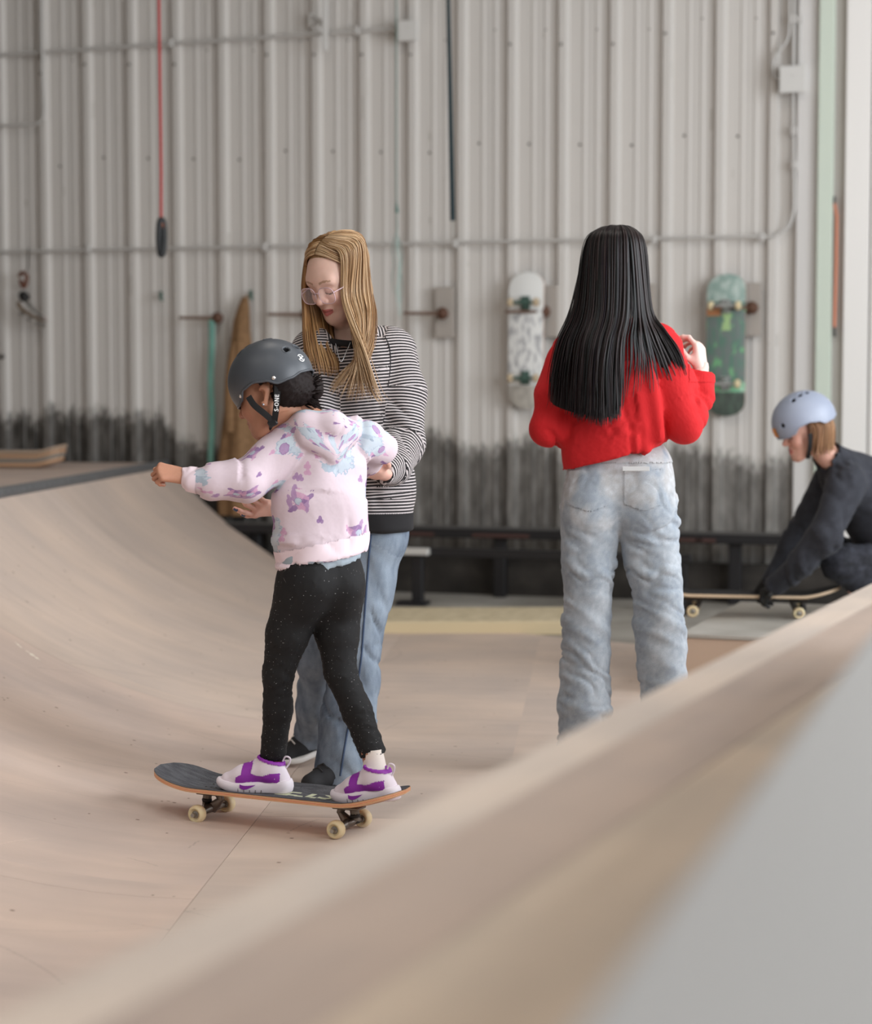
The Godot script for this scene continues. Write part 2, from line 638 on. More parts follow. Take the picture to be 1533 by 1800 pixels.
func build_bowl():
	var ply := [ply_material("brown plywood riding surface", c8(220, 201, 188), 101), ply_material("brown plywood riding surface, redder", c8(220, 199, 187), 102), ply_material("brown plywood riding surface, duller", c8(214, 195, 182), 103)]
	# quarter pipe: transition sheets, deck sheets, coping, side
	var qp := thing("quarter_pipe", "brown plywood quarter pipe with steel coping, left of the skaters", "ramp")
	var cuts := [3.3, 4.75, 7.19, 9.63, 12.4]
	for i in cuts.size() - 1:
		sheet(0.02, RAMP_T, cuts[i], cuts[i + 1], ply[[1, 1, 0, 2][i]], qp)
	for i in cuts.size() - 1:
		for e in [[-1.24, -0.03], [-2.48, -1.24]]:
			var g := Geo.new()
			var q := ramp_q()
			var pts := []
			for k in [[e[0], cuts[i]], [e[1], cuts[i]], [e[1], cuts[i + 1]], [e[0], cuts[i + 1]]]:
				var c: Vector3 = coping(minf(k[1], 13.2)) + q * k[0]
				var lim: float = (c - hall(0, 0, 0)).dot(wall_n())
				if lim < 0.005: c += wall_n() * (0.005 - lim)
				pts.append(c)
			var low := []
			for p in pts: low.append(p - Vector3(0, 0.018, 0))
			g.face(pts, [Vector2(0, 0), Vector2(0.5, 0), Vector2(0.5, 1), Vector2(0, 1)])
			for k in 4: g.face([pts[(k + 1) % 4], pts[k], low[k], low[(k + 1) % 4]])
			low.reverse()
			g.face(low)
			g.outward()
			put(g, "deck_sheet", ply[(i + 1) % 3], qp)
	var pipe := []
	for i in 14: pipe.append(coping(lerpf(3.3, 12.2, i / 13.0)) + Vector3(0.0, -0.006, 0))
	put(Geo.new().tube(pipe, 0.030, 12), "coping", mat("scuffed galvanised pipe", c8(128, 130, 132), 0.45, 0.35, {"albedo_texture": noise_tex(41, 0.03, Color(0.72, 0.72, 0.73), Color(1, 1, 1), 256, 3), "uv1_triplanar": true, "uv1_scale": Vector3(3, 3, 3)}), qp)
	# pale chips broken out along one sheet joint
	var chip_m := mat("bare pale chipped wood", c8(236, 226, 210), 0.8)
	for e in [[0.585, 0.625, 7.115, 0.018], [0.635, 0.700, 7.085, 0.030]]:
		var cg := Geo.new()
		for k in 9:
			var u := k / 8.0
			var w: float = e[3] * sin(PI * clampf(u, 0.04, 0.96)) * (0.7 + 0.5 * sin(k * 2.3))
			var t := lerpf(e[0], e[1], u)
			cg.p(bowl_point(t, e[2] - w * 0.5 - 0.03 * u, 0.0012))
			cg.p(bowl_point(t, e[2] + w * 0.5 - 0.03 * u, 0.0012))
		for k in 8: cg.quad(k * 2, k * 2 + 2, k * 2 + 3, k * 2 + 1)
		if (cg.v[2] - cg.v[0]).cross(cg.v[3] - cg.v[0]).y < 0: cg.flip()
		put(cg, "chipped_spot", chip_m, qp)
	# framing under the deck and ribs under the transition (closed underside)
	var wood := mat("ramp framing timber", c8(150, 122, 92), 0.8)
	for i in 8:
		var z := lerpf(3.5, 11.7, i / 7.0)
		put(Geo.new().box(coping(z) + Vector3(-1.2, -DECK_H * 0.5 - 0.05, 0), Vector3(0.05, DECK_H - 0.1, 0.09), 0.003), "post", wood, qp)
	for z in [3.33, 12.1]:
		var g := Geo.new()
		for side in [0.0, 0.018]:
			var row := [coping(z) - Vector3(0, DECK_H + 0.01, 0), coping(z) - Vector3(0, 0.05, 0)]
			var pts := []
			for i in 13:
				var t := RAMP_T * i / 12.0
				var q := bowl_point(t, minf(z, bowl_end(t) - 0.03), -0.016)
				pts.append(q + Vector3(0, 0, side))
			for i in 12:
				var a: Vector3 = pts[i]
				var b: Vector3 = pts[i + 1]
				g.face([Vector3(a.x, -0.01, a.z), Vector3(b.x, -0.01, b.z), b, a])
		put(g, "side_panel", wood, qp)
	# level floor of the bowl
	var fl := Node3D.new()
	fl.name = "floor_plywood"
	add_child(fl)
	tag(fl, "brown plywood floor of the bowl, scuffed by wheels", "", "", "structure")
	var t0 := RAMP_T
	var col := 0
	while t0 < 7.6:
		var shift: float = [5.66, 4.4, 5.66, 4.4, 5.66, 4.4][col % 6]
		var z: float = shift - 4.88
		while z < 10.6:
			if z + 2.44 > 1.9 and bowl_end((t0 + 1.22)) > z and bowl_end(t0) > z:
				sheet(t0, t0 + 1.22, maxf(z, 0.6), z + 2.44, ply[(col * 2 + int(z)) % 3], fl)
			z += 2.44
		t0 += 1.22
		col += 1
	# yellow timber kerb on the concrete
	var k := thing("timber_kerb", "pale yellow timber kerb lying on the concrete behind the plywood", "kerb")
	var ym := mat("pale yellow painted timber", c8(226, 210, 178), 0.7, 0.0, {"albedo_texture": noise_tex(61, 0.02, Color(0.86, 0.85, 0.82), Color(1, 1, 1), 256, 4), "uv1_triplanar": true, "uv1_scale": Vector3(2, 1, 2)})
	var a := floor_at(640, 1092, 0.06)
	var b := floor_at(1030, 1091, 0.06)
	var dir := (b - a).normalized()
	var across := dir.cross(Vector3.UP).normalized()
	if across.z > 0: across = -across
	var kb := Basis(dir, Vector3.UP, -across)
	put(Geo.new().box((a + b) * 0.5 + across * 0.32 - Vector3(0, 0.037, 0), Vector3((b - a).length(), 0.07, 0.64), 0.008, kb), "top_board", ym, k)
	put(Geo.new().box((a + b) * 0.5 + across * (-0.009) - Vector3(0, 0.037, 0), Vector3((b - a).length(), 0.066, 0.016), 0.003, kb), "face_board", mat("kerb face timber", c8(212, 194, 158), 0.7), k)

func floor_at(px: float, py: float, y: float) -> Vector3:    # where a sight line meets the level y
	var q := at(px, py, 1.0) - EYE
	return EYE + q * ((y - EYE.y) / q.y)

# ------------------------------------------------------------------ the near deck the lens looks across
func build_foreground():
	var t := thing("near_deck", "out-of-focus brown plywood deck crossing the near corner", "ramp")
	var y := 0.81
	var a := floor_at(-60, 1810, y)
	var b := floor_at(1560, 1012, y)
	var dir := (b - a)
	dir.y = 0
	dir = dir.normalized()
	var inn := Vector3(-dir.z, 0, dir.x)                   # away from the edge, towards the lens side
	if inn.x < 0: inn = -inn
	var e0 := a - dir * 0.5
	var e1 := b + dir * 1.2
	var widths := [0.0, 0.075, 0.21, 0.62, 3.0]  # pale and dark strips paint in the shadow band behind the edge
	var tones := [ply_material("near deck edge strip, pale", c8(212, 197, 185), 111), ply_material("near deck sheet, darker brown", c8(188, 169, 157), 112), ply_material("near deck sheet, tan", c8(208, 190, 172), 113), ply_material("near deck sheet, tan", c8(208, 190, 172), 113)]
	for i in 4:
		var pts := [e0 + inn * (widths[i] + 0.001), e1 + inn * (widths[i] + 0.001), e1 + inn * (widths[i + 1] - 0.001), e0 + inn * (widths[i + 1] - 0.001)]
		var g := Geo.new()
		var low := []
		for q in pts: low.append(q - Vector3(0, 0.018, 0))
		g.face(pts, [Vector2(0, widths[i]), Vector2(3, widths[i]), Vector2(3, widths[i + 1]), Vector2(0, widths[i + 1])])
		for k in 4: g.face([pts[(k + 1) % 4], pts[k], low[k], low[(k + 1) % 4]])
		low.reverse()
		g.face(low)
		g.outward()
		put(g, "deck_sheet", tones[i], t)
	# curved face falling away from the edge to the bowl floor
	var g := Geo.new()
	for i in 11:
		var k := i / 10.0
		var out := -inn * (0.9 * k)
		var yy := y - 0.018 - (y - 0.03) * (1.0 - (1.0 - k) * (1.0 - k))
		g.p(e0 + out + Vector3(0, yy - y, 0), Vector2(0, k))
		g.p(e1 + out + Vector3(0, yy - y, 0), Vector2(3, k))
	for i in 10: g.quad(i * 2, i * 2 + 1, i * 2 + 3, i * 2 + 2)
	var nn := (g.v[1] - g.v[0]).cross(g.v[3] - g.v[0])
	if nn.y < 0: g.flip()
	put(g, "transition_sheet", tones[2], t)
	# framing
	var wood := mat("ramp framing timber", c8(150, 122, 92), 0.8)
	for i in 6:
		var q := e0.lerp(e1, i / 5.0) + inn * 0.3
		put(Geo.new().box(Vector3(q.x, y * 0.5 - 0.01, q.z), Vector3(0.08, y - 0.02, 0.05), 0.003), "post", wood, t)
	# steel-topped ledge right under the lens, lower right
	var yl := 0.98
	var p0 := floor_at(1000, 1800, yl)
	var p1 := floor_at(1540, 1092, yl)
	var d2 := (p1 - p0).normalized()
	var in2 := Vector3(-d2.z, 0, d2.x)
	if in2.x < 0: in2 = -in2
	var s := thing("steel_ledge", "out-of-focus grey steel-topped ledge in the lower right corner", "ledge")
	var q0 := p0 - d2 * 0.25
	var q1 := p1 + d2 * 1.0
	var len := (q1 - q0).length()
	var lb := Basis(d2, Vector3.UP, d2.cross(Vector3.UP))
	var mid := (q0 + q1) * 0.5 + in2 * 0.35
	put(Geo.new().box(Vector3(mid.x, yl - 0.01, mid.z), Vector3(len, 0.02, 0.7), 0.006, lb), "top_plate", mat("brushed grey steel plate", c8(168, 168, 168), 0.40, 0.3), s)
	put(Geo.new().box(Vector3(mid.x, 0.886, mid.z) + in2 * 0.02, Vector3(len - 0.06, 0.145, 0.6), 0.006, lb), "box", mat("ledge side ply", c8(150, 138, 126), 0.8), s)

# ------------------------------------------------------------------ skateboards
func deck_half(x: float, len: float, wid: float) -> float:
	var h := len * 0.5
	var e := h - absf(x)
	var r := 0.105
	if e >= r: return wid * 0.5
	var k := 1.0 - e / r
	return wid * 0.5 * sqrt(maxf(0.0, 1.0 - pow(k, 2.4)))

func deck_y(x: float, z: float, len: float) -> float:
	var k := maxf(0.0, absf(x) - (len * 0.5 - 0.175))
	return k * k * 2.1 / (1.0 + k * 2.0) + 1.1 * z * z

func deck_geo(len: float, wid: float, thick: float, which: String) -> Geo:
	# which: "top" grip layer, "body" wood with sides and underside
	var g := Geo.new()
	var nx := 44
	var nz := 8
	for i in nx + 1:
		var u := -1.0 + 2.0 * i / nx
		var x := (len * 0.5) * (sin(u * PI * 0.5) * 0.35 + u * 0.65)
		var h := deck_half(x, len, wid)
		if which == "top": h = maxf(0.0, h - 0.0015)
		for j in nz + 1:
			var z := h * (-1.0 + 2.0 * j / nz)
			var y := deck_y(x, z, len)
			if which == "under": g.p(Vector3(x, y - 0.0004, z), Vector2(x / len + 0.5, z / wid + 0.5))
			else: g.p(Vector3(x, y + thick + (0.0012 if which == "top" else 0.0), z), Vector2(x / len + 0.5, z / wid + 0.5))
	for i in nx:
		for j in nz:
			var a := i * (nz + 1) + j
			if which == "under": g.quad(a, a + nz + 1, a + nz + 2, a + 1)
			else: g.quad(a, a + 1, a + nz + 2, a + nz + 1)
	if which == "top" or which == "under": return g
	# underside and sides
	var n := g.v.size()
	for i in n: g.p(g.v[i] - Vector3(0, thick, 0), g.uv[i])
	for i in nx:
		for j in nz:
			var a := n + i * (nz + 1) + j
			g.quad(a, a + nz + 1, a + nz + 2, a + 1)
	for e in [0, nz]:
		for i in nx:
			var a: Vector3 = g.v[i * (nz + 1) + e]
			var b: Vector3 = g.v[(i + 1) * (nz + 1) + e]
			var a2 := a - Vector3(0, thick, 0)
			var b2 := b - Vector3(0, thick, 0)
			var uu := [Vector2(a.x, 0), Vector2(a.x, 1), Vector2(b.x, 1), Vector2(b.x, 0)]
			if e == 0: g.face([a, b, b2, a2], [uu[0], uu[3], uu[2], uu[1]])
			else: g.face([a, a2, b2, b], uu)
	return g

func truck_geo(part: String) -> Geo:
	var g := Geo.new()
	if part == "hanger":
		g.tube([Vector3(0, 0, -0.062), Vector3(0, 0, -0.055), Vector3(0, 0.004, -0.02), Vector3(0, 0.004, 0.02), Vector3(0, 0, 0.055), Vector3(0, 0, 0.062)], [0.008, 0.009, 0.013, 0.013, 0.009, 0.008], 10)
		g.tube([Vector3(0, 0.002, 0), Vector3(0.018, 0.018, 0), Vector3(0.03, 0.03, 0)], [0.017, 0.013, 0.009], 9)
		g.tube([Vector3(-0.004, 0.004, -0.03), Vector3(-0.022, 0.012, 0), Vector3(-0.004, 0.004, 0.03)], [0.006, 0.011, 0.006], 8)
	elif part == "axle":
		g.tube([Vector3(0, 0, -0.1), Vector3(0, 0, 0.1)], 0.004, 8)
		g.tube([Vector3(0, 0, 0.0955), Vector3(0, 0, 0.1035)], 0.0066, 6)
		g.tube([Vector3(0, 0, -0.1035), Vector3(0, 0, -0.0955)], 0.0066, 6)
	elif part == "baseplate":
		g.box(Vector3(0.002, 0.0475, 0), Vector3(0.082, 0.009, 0.054), 0.003)
		g.tube([Vector3(-0.014, 0.047, 0), Vector3(-0.02, 0.01, 0)], [0.014, 0.012], 10)
		g.tube([Vector3(0.022, 0.047, 0), Vector3(0.032, 0.026, 0)], [0.013, 0.009], 9)
	elif part == "bushing":
		g.lathe(Vector3(-0.018, 0.018, 0), Vector3(0.15, 1, 0), [Vector2(0, 0), Vector2(0.013, 0), Vector2(0.015, 0.006), Vector2(0.013, 0.012), Vector2(0.0, 0.012)], 12)
		g.lathe(Vector3(-0.021, 0.004, 0), Vector3(0.15, 1, 0), [Vector2(0, 0), Vector2(0.011, 0), Vector2(0.011, 0.009), Vector2(0.0, 0.009)], 12)
	return g

func wheel_geo(r: float, w: float) -> Geo:
	return Geo.new().lathe(Vector3.ZERO, Vector3.BACK, [Vector2(0.011, w * 0.5 - 0.006), Vector2(r * 0.60, w * 0.5 - 0.004), Vector2(r * 0.66, w * 0.5), Vector2(r * 0.82, w * 0.5 - 0.001), Vector2(r * 0.95, w * 0.5 - 0.006), Vector2(r, w * 0.5 - 0.012), Vector2(r, -w * 0.5 + 0.012), Vector2(r * 0.95, -w * 0.5 + 0.006), Vector2(r * 0.82, -w * 0.5 + 0.001), Vector2(r * 0.66, -w * 0.5), Vector2(r * 0.60, -w * 0.5 + 0.004), Vector2(0.011, -w * 0.5 + 0.006), Vector2(0.011, w * 0.5 - 0.006)], 28)

var board_parts := {}
func skateboard(label: String, xf: Transform3D, grip: Material, wood: Material, under: Material, metal: Material, wheel_m: Material, group := "", len := 0.80, wid := 0.205) -> Node3D:
	var t := thing("skateboard", label, "skateboard", Vector3.ZERO, 0.0, group)
	t.transform = xf
	var dy := 0.0795
	var d := put(deck_geo(len, wid, 0.0115, "body"), "deck", wood, t)
	d.position.y = dy
	var gt := put(deck_geo(len, wid, 0.0115, "top"), "grip_tape", grip, t)
	gt.position.y = dy
	if under != null:
		var un := put(deck_geo(len, wid, 0.0115, "under"), "underside_print", under, t)
		un.position.y = dy
	if board_parts.is_empty():
		for k in ["hanger", "axle", "baseplate", "bushing"]: board_parts[k] = truck_geo(k)
		board_parts.wheel = wheel_geo(0.0258, 0.032)
		board_parts.bearing = Geo.new().lathe(Vector3.ZERO, Vector3.BACK, [Vector2(0.0, 0.0135), Vector2(0.0045, 0.0135), Vector2(0.0048, 0.0115), Vector2(0.0105, 0.0115), Vector2(0.011, 0.009), Vector2(0.011, -0.009), Vector2(0.0105, -0.0115), Vector2(0.0048, -0.0115), Vector2(0.0045, -0.0135), Vector2(0.0, -0.0135)], 14)
	for e in [-1.0, 1.0]:
		var tr := Node3D.new()
		tr.name = "truck"
		t.add_child(tr, true)
		tr.position = Vector3(e * 0.2245, 0.0258, 0)
		tr.rotation.y = 0.0 if e < 0 else PI
		for k in ["hanger", "baseplate"]: put(board_parts[k], k, metal, tr)
		put(board_parts.axle, "axle", mat("bright steel axle", c8(170, 168, 165), 0.3, 0.9), tr)
		put(board_parts.bushing, "bushing", mat("dark rubber bushing", c8(40, 38, 38), 0.6), tr)
		for z in [-1.0, 1.0]:
			var w := put(board_parts.wheel, "wheel", wheel_m, t)
			w.position = Vector3(e * 0.2245, 0.0258, z * 0.0785)
			put(board_parts.bearing, "bearing", mat("steel bearing shield", c8(150, 146, 140), 0.35, 0.8), w)
	for e in [-1.0, 1.0]:
		for k in 8:
			var q := Vector3(e * (0.2245 - 0.002) + (-0.026 + 0.0175 * (k % 4)) * 1.0, dy + 0.0128, -0.0205 if k < 4 else 0.0205)
			var b := put(Geo.new().lathe(Vector3.ZERO, Vector3.UP, [Vector2(0, 0.0012), Vector2(0.003, 0.001), Vector2(0.004, 0.0)], 8), "bolt", mat("black deck bolt", c8(38, 36, 36), 0.4, 0.5), t)
			b.position = q + Vector3(0, 1.1 * q.z * q.z, 0)
	return t

func build_boards():
	var steel := mat("dull cast aluminium truck", c8(128, 122, 116), 0.42, 0.8)
	var cream := mat("cream urethane wheel", c8(226, 208, 168), 0.45, 0.0, {"subsurf_scatter_enabled": true, "subsurf_scatter_strength": 0.1})
	var wood := mat("red-brown maple ply edge", c8(238, 204, 178), 0.5, 0.0, {"albedo_texture": ply_edge_texture()})
	var grip := mat("worn black grip tape", c8(104, 104, 108), 0.85, 0.0, {"albedo_texture": noise_tex(71, 0.02, Color(0.62, 0.62, 0.64), Color(1, 1, 1), 512, 5), "normal_enabled": true, "normal_texture": noise_tex(72, 0.3, Color.BLACK, Color.WHITE, 256, 2, true, 3.0), "normal_scale": 0.4})
	# the board the helmeted child stands on
	var x := Vector3(0.9008, 0, 0.4343)
	var b := skateboard("skateboard with worn black grip under the child in purple sneakers", Transform3D(Basis(x, Vector3.UP, x.cross(Vector3.UP)), Vector3(-0.442, 0, -5.402)), grip, wood, null, steel, cream)
	# pale block lettering on its grip
	var paint := mat("pale grip lettering", c8(206, 208, 178), 0.8)
	for row in [["ETS", 0.060, -0.018], ["SNK", 0.062, 0.052]]:
		put_text(text_mesh(row[0], 0.0034, 0.0006, paint), "lettering", b, Transform3D(Basis(Vector3.RIGHT, -PI / 2.0), Vector3(row[1] + 0.035, 0.0795 + 0.0131, row[2])))
	# boards hung on the wall, undersides out
	var hang := Basis(Vector3.UP, -wall_n(), Vector3.UP.cross(-wall_n()))
	var white_under := mat("white underside with grey print", Color.WHITE, 0.45, 0.0, {"albedo_texture": under_texture(0)})
	var green_under := mat("green underside with mixed print", Color.WHITE, 0.35, 0.0, {"albedo_texture": under_texture(1)})
	skateboard("white skateboard hung upright on the wall, underside out", Transform3D(hang, wall_at(918, 598, 0.175)), grip, wood, white_under, mat("green enamel truck", c8(70, 96, 86), 0.5, 0.2), mat("tan urethane wheel", c8(200, 180, 150), 0.5), "skateboards hung on the wall", 0.82, 0.215)
	skateboard("green skateboard hung upright on the wall, underside out", Transform3D(hang, wall_at(1272, 606, 0.175)), grip, wood, green_under, mat("pale steel truck", c8(170, 172, 170), 0.45, 0.6), cream, "skateboards hung on the wall", 0.83, 0.225)
	# four bare decks stacked on the deck of the quarter pipe
	var ply := mat("bare maple ply", c8(214, 200, 184), 0.6, 0.0, {"albedo_texture": ply_edge_texture()})
	var dirn := (wall_at(115, 800, 2.4) - wall_at(0, 800, 2.4)).normalized()
	for i in 4:
		var words := ["bottom of the stack", "second from the bottom of the stack", "third from the bottom of the stack", "grey grip on top of the stack"]
		var t := thing("skateboard_deck", "bare wooden skateboard deck on the ramp, " + words[i], "skateboard deck", Vector3.ZERO, 0.0, "decks stacked on the ramp")
		var c := coping(9.55) + Vector3(-0.40 + 0.012 * i, 0.002 + i * 0.025, 0.008 * (i % 2))
		c.x = at(115, 800, 11.6).x - 0.40 + 0.006 * i
		c.z = -11.6
		t.transform = Transform3D(Basis(Vector3(0.995, 0, 0.1).normalized(), Vector3.UP, Vector3(0.995, 0, 0.1).normalized().cross(Vector3.UP)), c)
		put(deck_geo(0.8, 0.2, 0.017, "body"), "deck", [ply, mat("grey weathered ply", c8(150, 140, 130), 0.7), ply, mat("brown weathered ply", c8(176, 152, 130), 0.7)][i], t)
		if i == 3: put(deck_geo(0.8, 0.2, 0.017, "top"), "grip_tape", mat("grey faded grip", c8(130, 130, 130), 0.9), t)
	# low platform on which the crouching child's board stands, and that board
	var pl := thing("low_platform", "low grey-topped platform under the crouching child", "platform")
	var top := mat("grey platform sheet", c8(186, 182, 175), 0.75, 0.0, {"albedo_texture": noise_tex(31, 0.006, Color(0.80, 0.79, 0.77), Color(1, 1, 1), 512, 5), "uv1_triplanar": true, "uv1_world_triplanar": true, "uv1_scale": Vector3(0.5, 0.5, 0.5)})
	var pb := Basis(Vector3.UP, -0.35)
	var ax := pb.x
	var az := pb.z
	var c0 := Vector3(0.98, 0, -7.72)
	put(Geo.new().box(c0 + ax * 1.25 - az * 0.62 + Vector3(0, 0.243, 0), Vector3(2.5, 0.018, 1.24), 0.003, pb), "top_sheet", top, pl)
	for e in [0.02, 1.22]:
		put(Geo.new().box(c0 + ax * 1.25 - az * e + Vector3(0, 0.117, 0), Vector3(2.48, 0.232, 0.03), 0.003, pb), "face_board", mat("platform face ply", c8(186, 162, 142), 0.7), pl)
	for e in [0.02, 2.48]:
		put(Geo.new().box(c0 + ax * e - az * 0.62 + Vector3(0, 0.117, 0), Vector3(0.03, 0.232, 1.2), 0.003, pb), "side_board", mat("platform face ply", c8(186, 162, 142), 0.7), pl)
	var kx := Vector3(0.985, 0, 0.17).normalized()
	skateboard("skateboard with pale wood edge held by the crouching child", Transform3D(Basis(kx, Vector3.UP, kx.cross(Vector3.UP)), Vector3(at(1311, 1080, 8.3).x, 0.252, -8.3)), mat("black grip tape", c8(36, 35, 36), 0.9), mat("pale maple edge", c8(214, 188, 158), 0.5), null, mat("dark truck", c8(70, 66, 62), 0.5, 0.5), cream)

func ply_edge_texture() -> ImageTexture:
	# seven plies seen on the edge, one of them dyed red
	var im := Image.create(4, 28, false, Image.FORMAT_RGB8)
	var tones := [Color(0.95, 0.85, 0.75), Color(0.82, 0.7, 0.6), Color(1, 0.95, 0.85), Color(0.85, 0.45, 0.38), Color(1, 0.92, 0.8), Color(0.8, 0.68, 0.58), Color(0.97, 0.88, 0.78)]
	for i in 7: im.fill_rect(Rect2i(0, i * 4, 4, 4), tones[i])
	return ImageTexture.create_from_image(im)

func under_texture(kind: int) -> ImageTexture:
	var w := 256
	var h := 64
	var im := Image.create(w, h, false, Image.FORMAT_RGB8)
	var n := FastNoiseLite.new()
	n.seed = 19 + kind
	n.frequency = 0.05
	for x in w:
		for y in h:
			var k := n.get_noise_2d(x * 0.7, y * 1.6)
			var k2 := n.get_noise_2d(x * 0.5 + 300.0, y)
			var u := float(x) / w
			var c: Color
			if kind == 0:
				c = Color(0.90, 0.90, 0.89)
				if u > 0.26 and u < 0.72: c = c.lerp(Color(0.64, 0.64, 0.65), clampf((k + 0.05) * 2.4, 0, 0.9))
				if u < 0.17: c = Color(0.66, 0.64, 0.61).lerp(Color(0.8, 0.78, 0.74), clampf(k + 0.5, 0, 1))
			else:
				c = Color(0.44, 0.48, 0.47).lerp(Color(0.36, 0.50, 0.44), clampf(k * 2.0 + 0.3, 0, 1))
				if k2 > 0.34: c = Color(0.46, 0.68, 0.50)
				if u > 0.60 and u < 0.73 and absf(y - 30 + k * 6) < 6: c = Color(0.64, 0.76, 0.54)
				if u > 0.17 and u < 0.24: c = Color(0.45, 0.74, 0.55).lerp(Color(0.8, 0.86, 0.82), clampf(k + 0.4, 0, 1))
				if u < 0.17: c = Color(0.30, 0.33, 0.31).lerp(Color(0.36, 0.42, 0.38), clampf(k + 0.5, 0, 1))
				if u > 0.80: c = Color(0.55, 0.64, 0.61).lerp(Color(0.70, 0.76, 0.73), clampf(k * 2.0 + 0.4, 0, 1))
				if u > 0.70 and u < 0.76 and y > 40: c = Color(0.75, 0.52, 0.36)
			im.set_pixel(x, y, c)
	return ImageTexture.create_from_image(im)

# ------------------------------------------------------------------ on the wall
func pipe_run(called: String, label: String, pts: Array, r: float, m: Material, straps := []) -> Node3D:
	var t := thing(called, label, "conduit")
	put(Geo.new().tube(pts, r, 8), "pipe", m, t)
	for s in straps:
		put(Geo.new().box(s, Vector3(0.03, 0.05, 0.03), 0.004, hall_basis()), "strap", m, t)
	return t

func build_wall_things():
	var hb := hall_basis()
	var grey := mat("grey painted conduit", c8(196, 193, 189), 0.5, 0.1)
	var box_m := mat("junction box grey", c8(212, 210, 206), 0.5)
	var o := 0.022
	# conduits
	var up := []
	for x in [-60, 150, 300, 465, 560, 640, 702]: up.append(wall_at(x, 97 - 47.0 * x / 700.0, o))
	pipe_run("conduit", "grey conduit running across the wall top to a small junction box", up, 0.011, grey, [wall_at(300, 76, o), wall_at(627, 54, o)])
	var mid := []
	for x in range(-60, 1330, 90): mid.append(wall_at(x, 443 - 28.0 * x / 1350.0, o))
	for q in [[1345, 416], [1368, 411], [1386, 398], [1394, 375], [1396, 340], [1394, 158]]: mid.append(wall_at(q[0], q[1], o))
	pipe_run("conduit", "long grey conduit crossing the wall at head height, turning up at right", smooth_path(mid, 3), 0.010, grey, [wall_at(155, 438, o), wall_at(465, 434, o), wall_at(800, 428, o), wall_at(1150, 421, o), wall_at(1340, 416, o), wall_at(1395, 230, o), wall_at(1396, 290, o)])
	var lf := []
	for q in [[73, -20], [75, 120], [78, 195], [72, 212], [55, 219], [20, 221], [-40, 219]]: lf.append(wall_at(q[0], q[1], 0.05))
	pipe_run("conduit", "short grey conduit bending to the left edge of the wall", smooth_path(lf, 4), 0.010, grey, [wall_at(75, 100, o)])
	for x in [[1396, "left"], [1406, "right"]]:
		pipe_run("conduit", "upright grey conduit above the right junction box, %s of two" % x[1], [wall_at(x[0], -20, o), wall_at(x[0] - 1, 122, o)], 0.011, grey, [wall_at(x[0], 34, o)])
	var flex := []
	for q in [[1388, -20], [1388, 40], [1384, 70], [1366, 95], [1359, 115], [1362, 135], [1376, 142]]: flex.append(wall_at(q[0], q[1], 0.035))
	pipe_run("cable", "grey flexible cable looping into the right junction box", smooth_path(flex, 5), 0.008, grey).set_meta("category", "cable")
	for q in [[716, 54, 0.115, 0.115, "small square junction box at the end of the upper conduit"], [1393, 139, 0.14, 0.145, "square junction box beside the green door jamb"]]:
		var t := thing("junction_box", q[4], "junction box")
		put(Geo.new().box(wall_at(q[0], q[1], 0.045), Vector3(q[2], q[3], 0.07), 0.006, hb), "box", box_m, t)
		put(Geo.new().box(wall_at(q[0], q[1], 0.083), Vector3(q[2] + 0.006, q[3] + 0.006, 0.008), 0.003, hb), "cover", box_m, t)
		put(Geo.new().lathe(wall_at(q[0], q[1] - 6, 0.087), wall_n(), [Vector2(0, 0.003), Vector2(0.005, 0.002), Vector2(0.006, 0)], 8), "screw", grey, t)
	# white bracket at the top
	var br := thing("bracket", "white steel bracket at the top of the wall", "bracket")
	put(Geo.new().box(wall_at(571, 40, 0.09), Vector3(0.034, 0.34, 0.02), 0.004, hb), "upright", box_m, br)
	put(Geo.new().tube([wall_at(550, 30, 0.03), wall_at(571, 40, 0.09)], 0.013, 8), "arm", box_m, br)
	put(Geo.new().tube([wall_at(546, 45, 0.02), wall_at(560, 38, 0.06), wall_at(571, 52, 0.09)], 0.009, 8), "brace", box_m, br)
	put(Geo.new().box(wall_at(547, 36, 0.016), Vector3(0.03, 0.08, 0.03), 0.004, hb), "foot", box_m, br)
	# red pull strap with its ring handle
	var red := thing("pull_strap", "red hanging strap with a black ring handle", "strap")
	var z := 10.6
	put(Geo.new().tube([at(278, -160, z), at(279, 0, z), at(283, 300, z), at(283, 382, z)], 0.0115, 8, true, 0.7), "strap", mat("red webbing", c8(176, 62, 62), 0.8), red)
	var loop := []
	for i in 20:
		var a := TAU * i / 20.0
		loop.append(at(284 + cos(a) * 5.0, 417 + sin(a) * 32, z) + Vector3(0, 0, sin(a * 2.0) * 0.004))
	loop.append(loop[0])
	put(Geo.new().tube(loop, 0.017, 8, false), "ring_handle", mat("black rubber handle", c8(44, 46, 48), 0.6), red)
	put(Geo.new().tube([at(283, 378, z), at(287, 395, z), at(289, 418, z)], [0.008, 0.013, 0.010], 8), "orange_tape", mat("orange tape", c8(190, 96, 36), 0.6), red)
	# dark blue strap
	var blue := thing("pull_strap", "dark blue-green strap hanging from the roof right of the blonde person", "strap")
	put(Geo.new().tube([at(787, -160, 10.9), at(788, 0, 10.9), at(792, 200, 10.9), at(796, 388, 10.9)], [0.011, 0.012, 0.015, 0.016], 8, true, 0.9), "strap", mat("dark teal webbing", c8(22, 44, 50), 0.8), blue)
	put(Geo.new().tube([at(796, 386, 10.9), at(797, 415, 10.9)], [0.006, 0.004], 6), "tail", mat("pale frayed tail", c8(190, 188, 182), 0.9), blue)
	# thin teal cord with a frayed ribbon
	var teal := mat("teal cord", c8(74, 120, 112), 0.7)
	var pale := mat("pale teal ribbon", c8(150, 196, 188), 0.7)
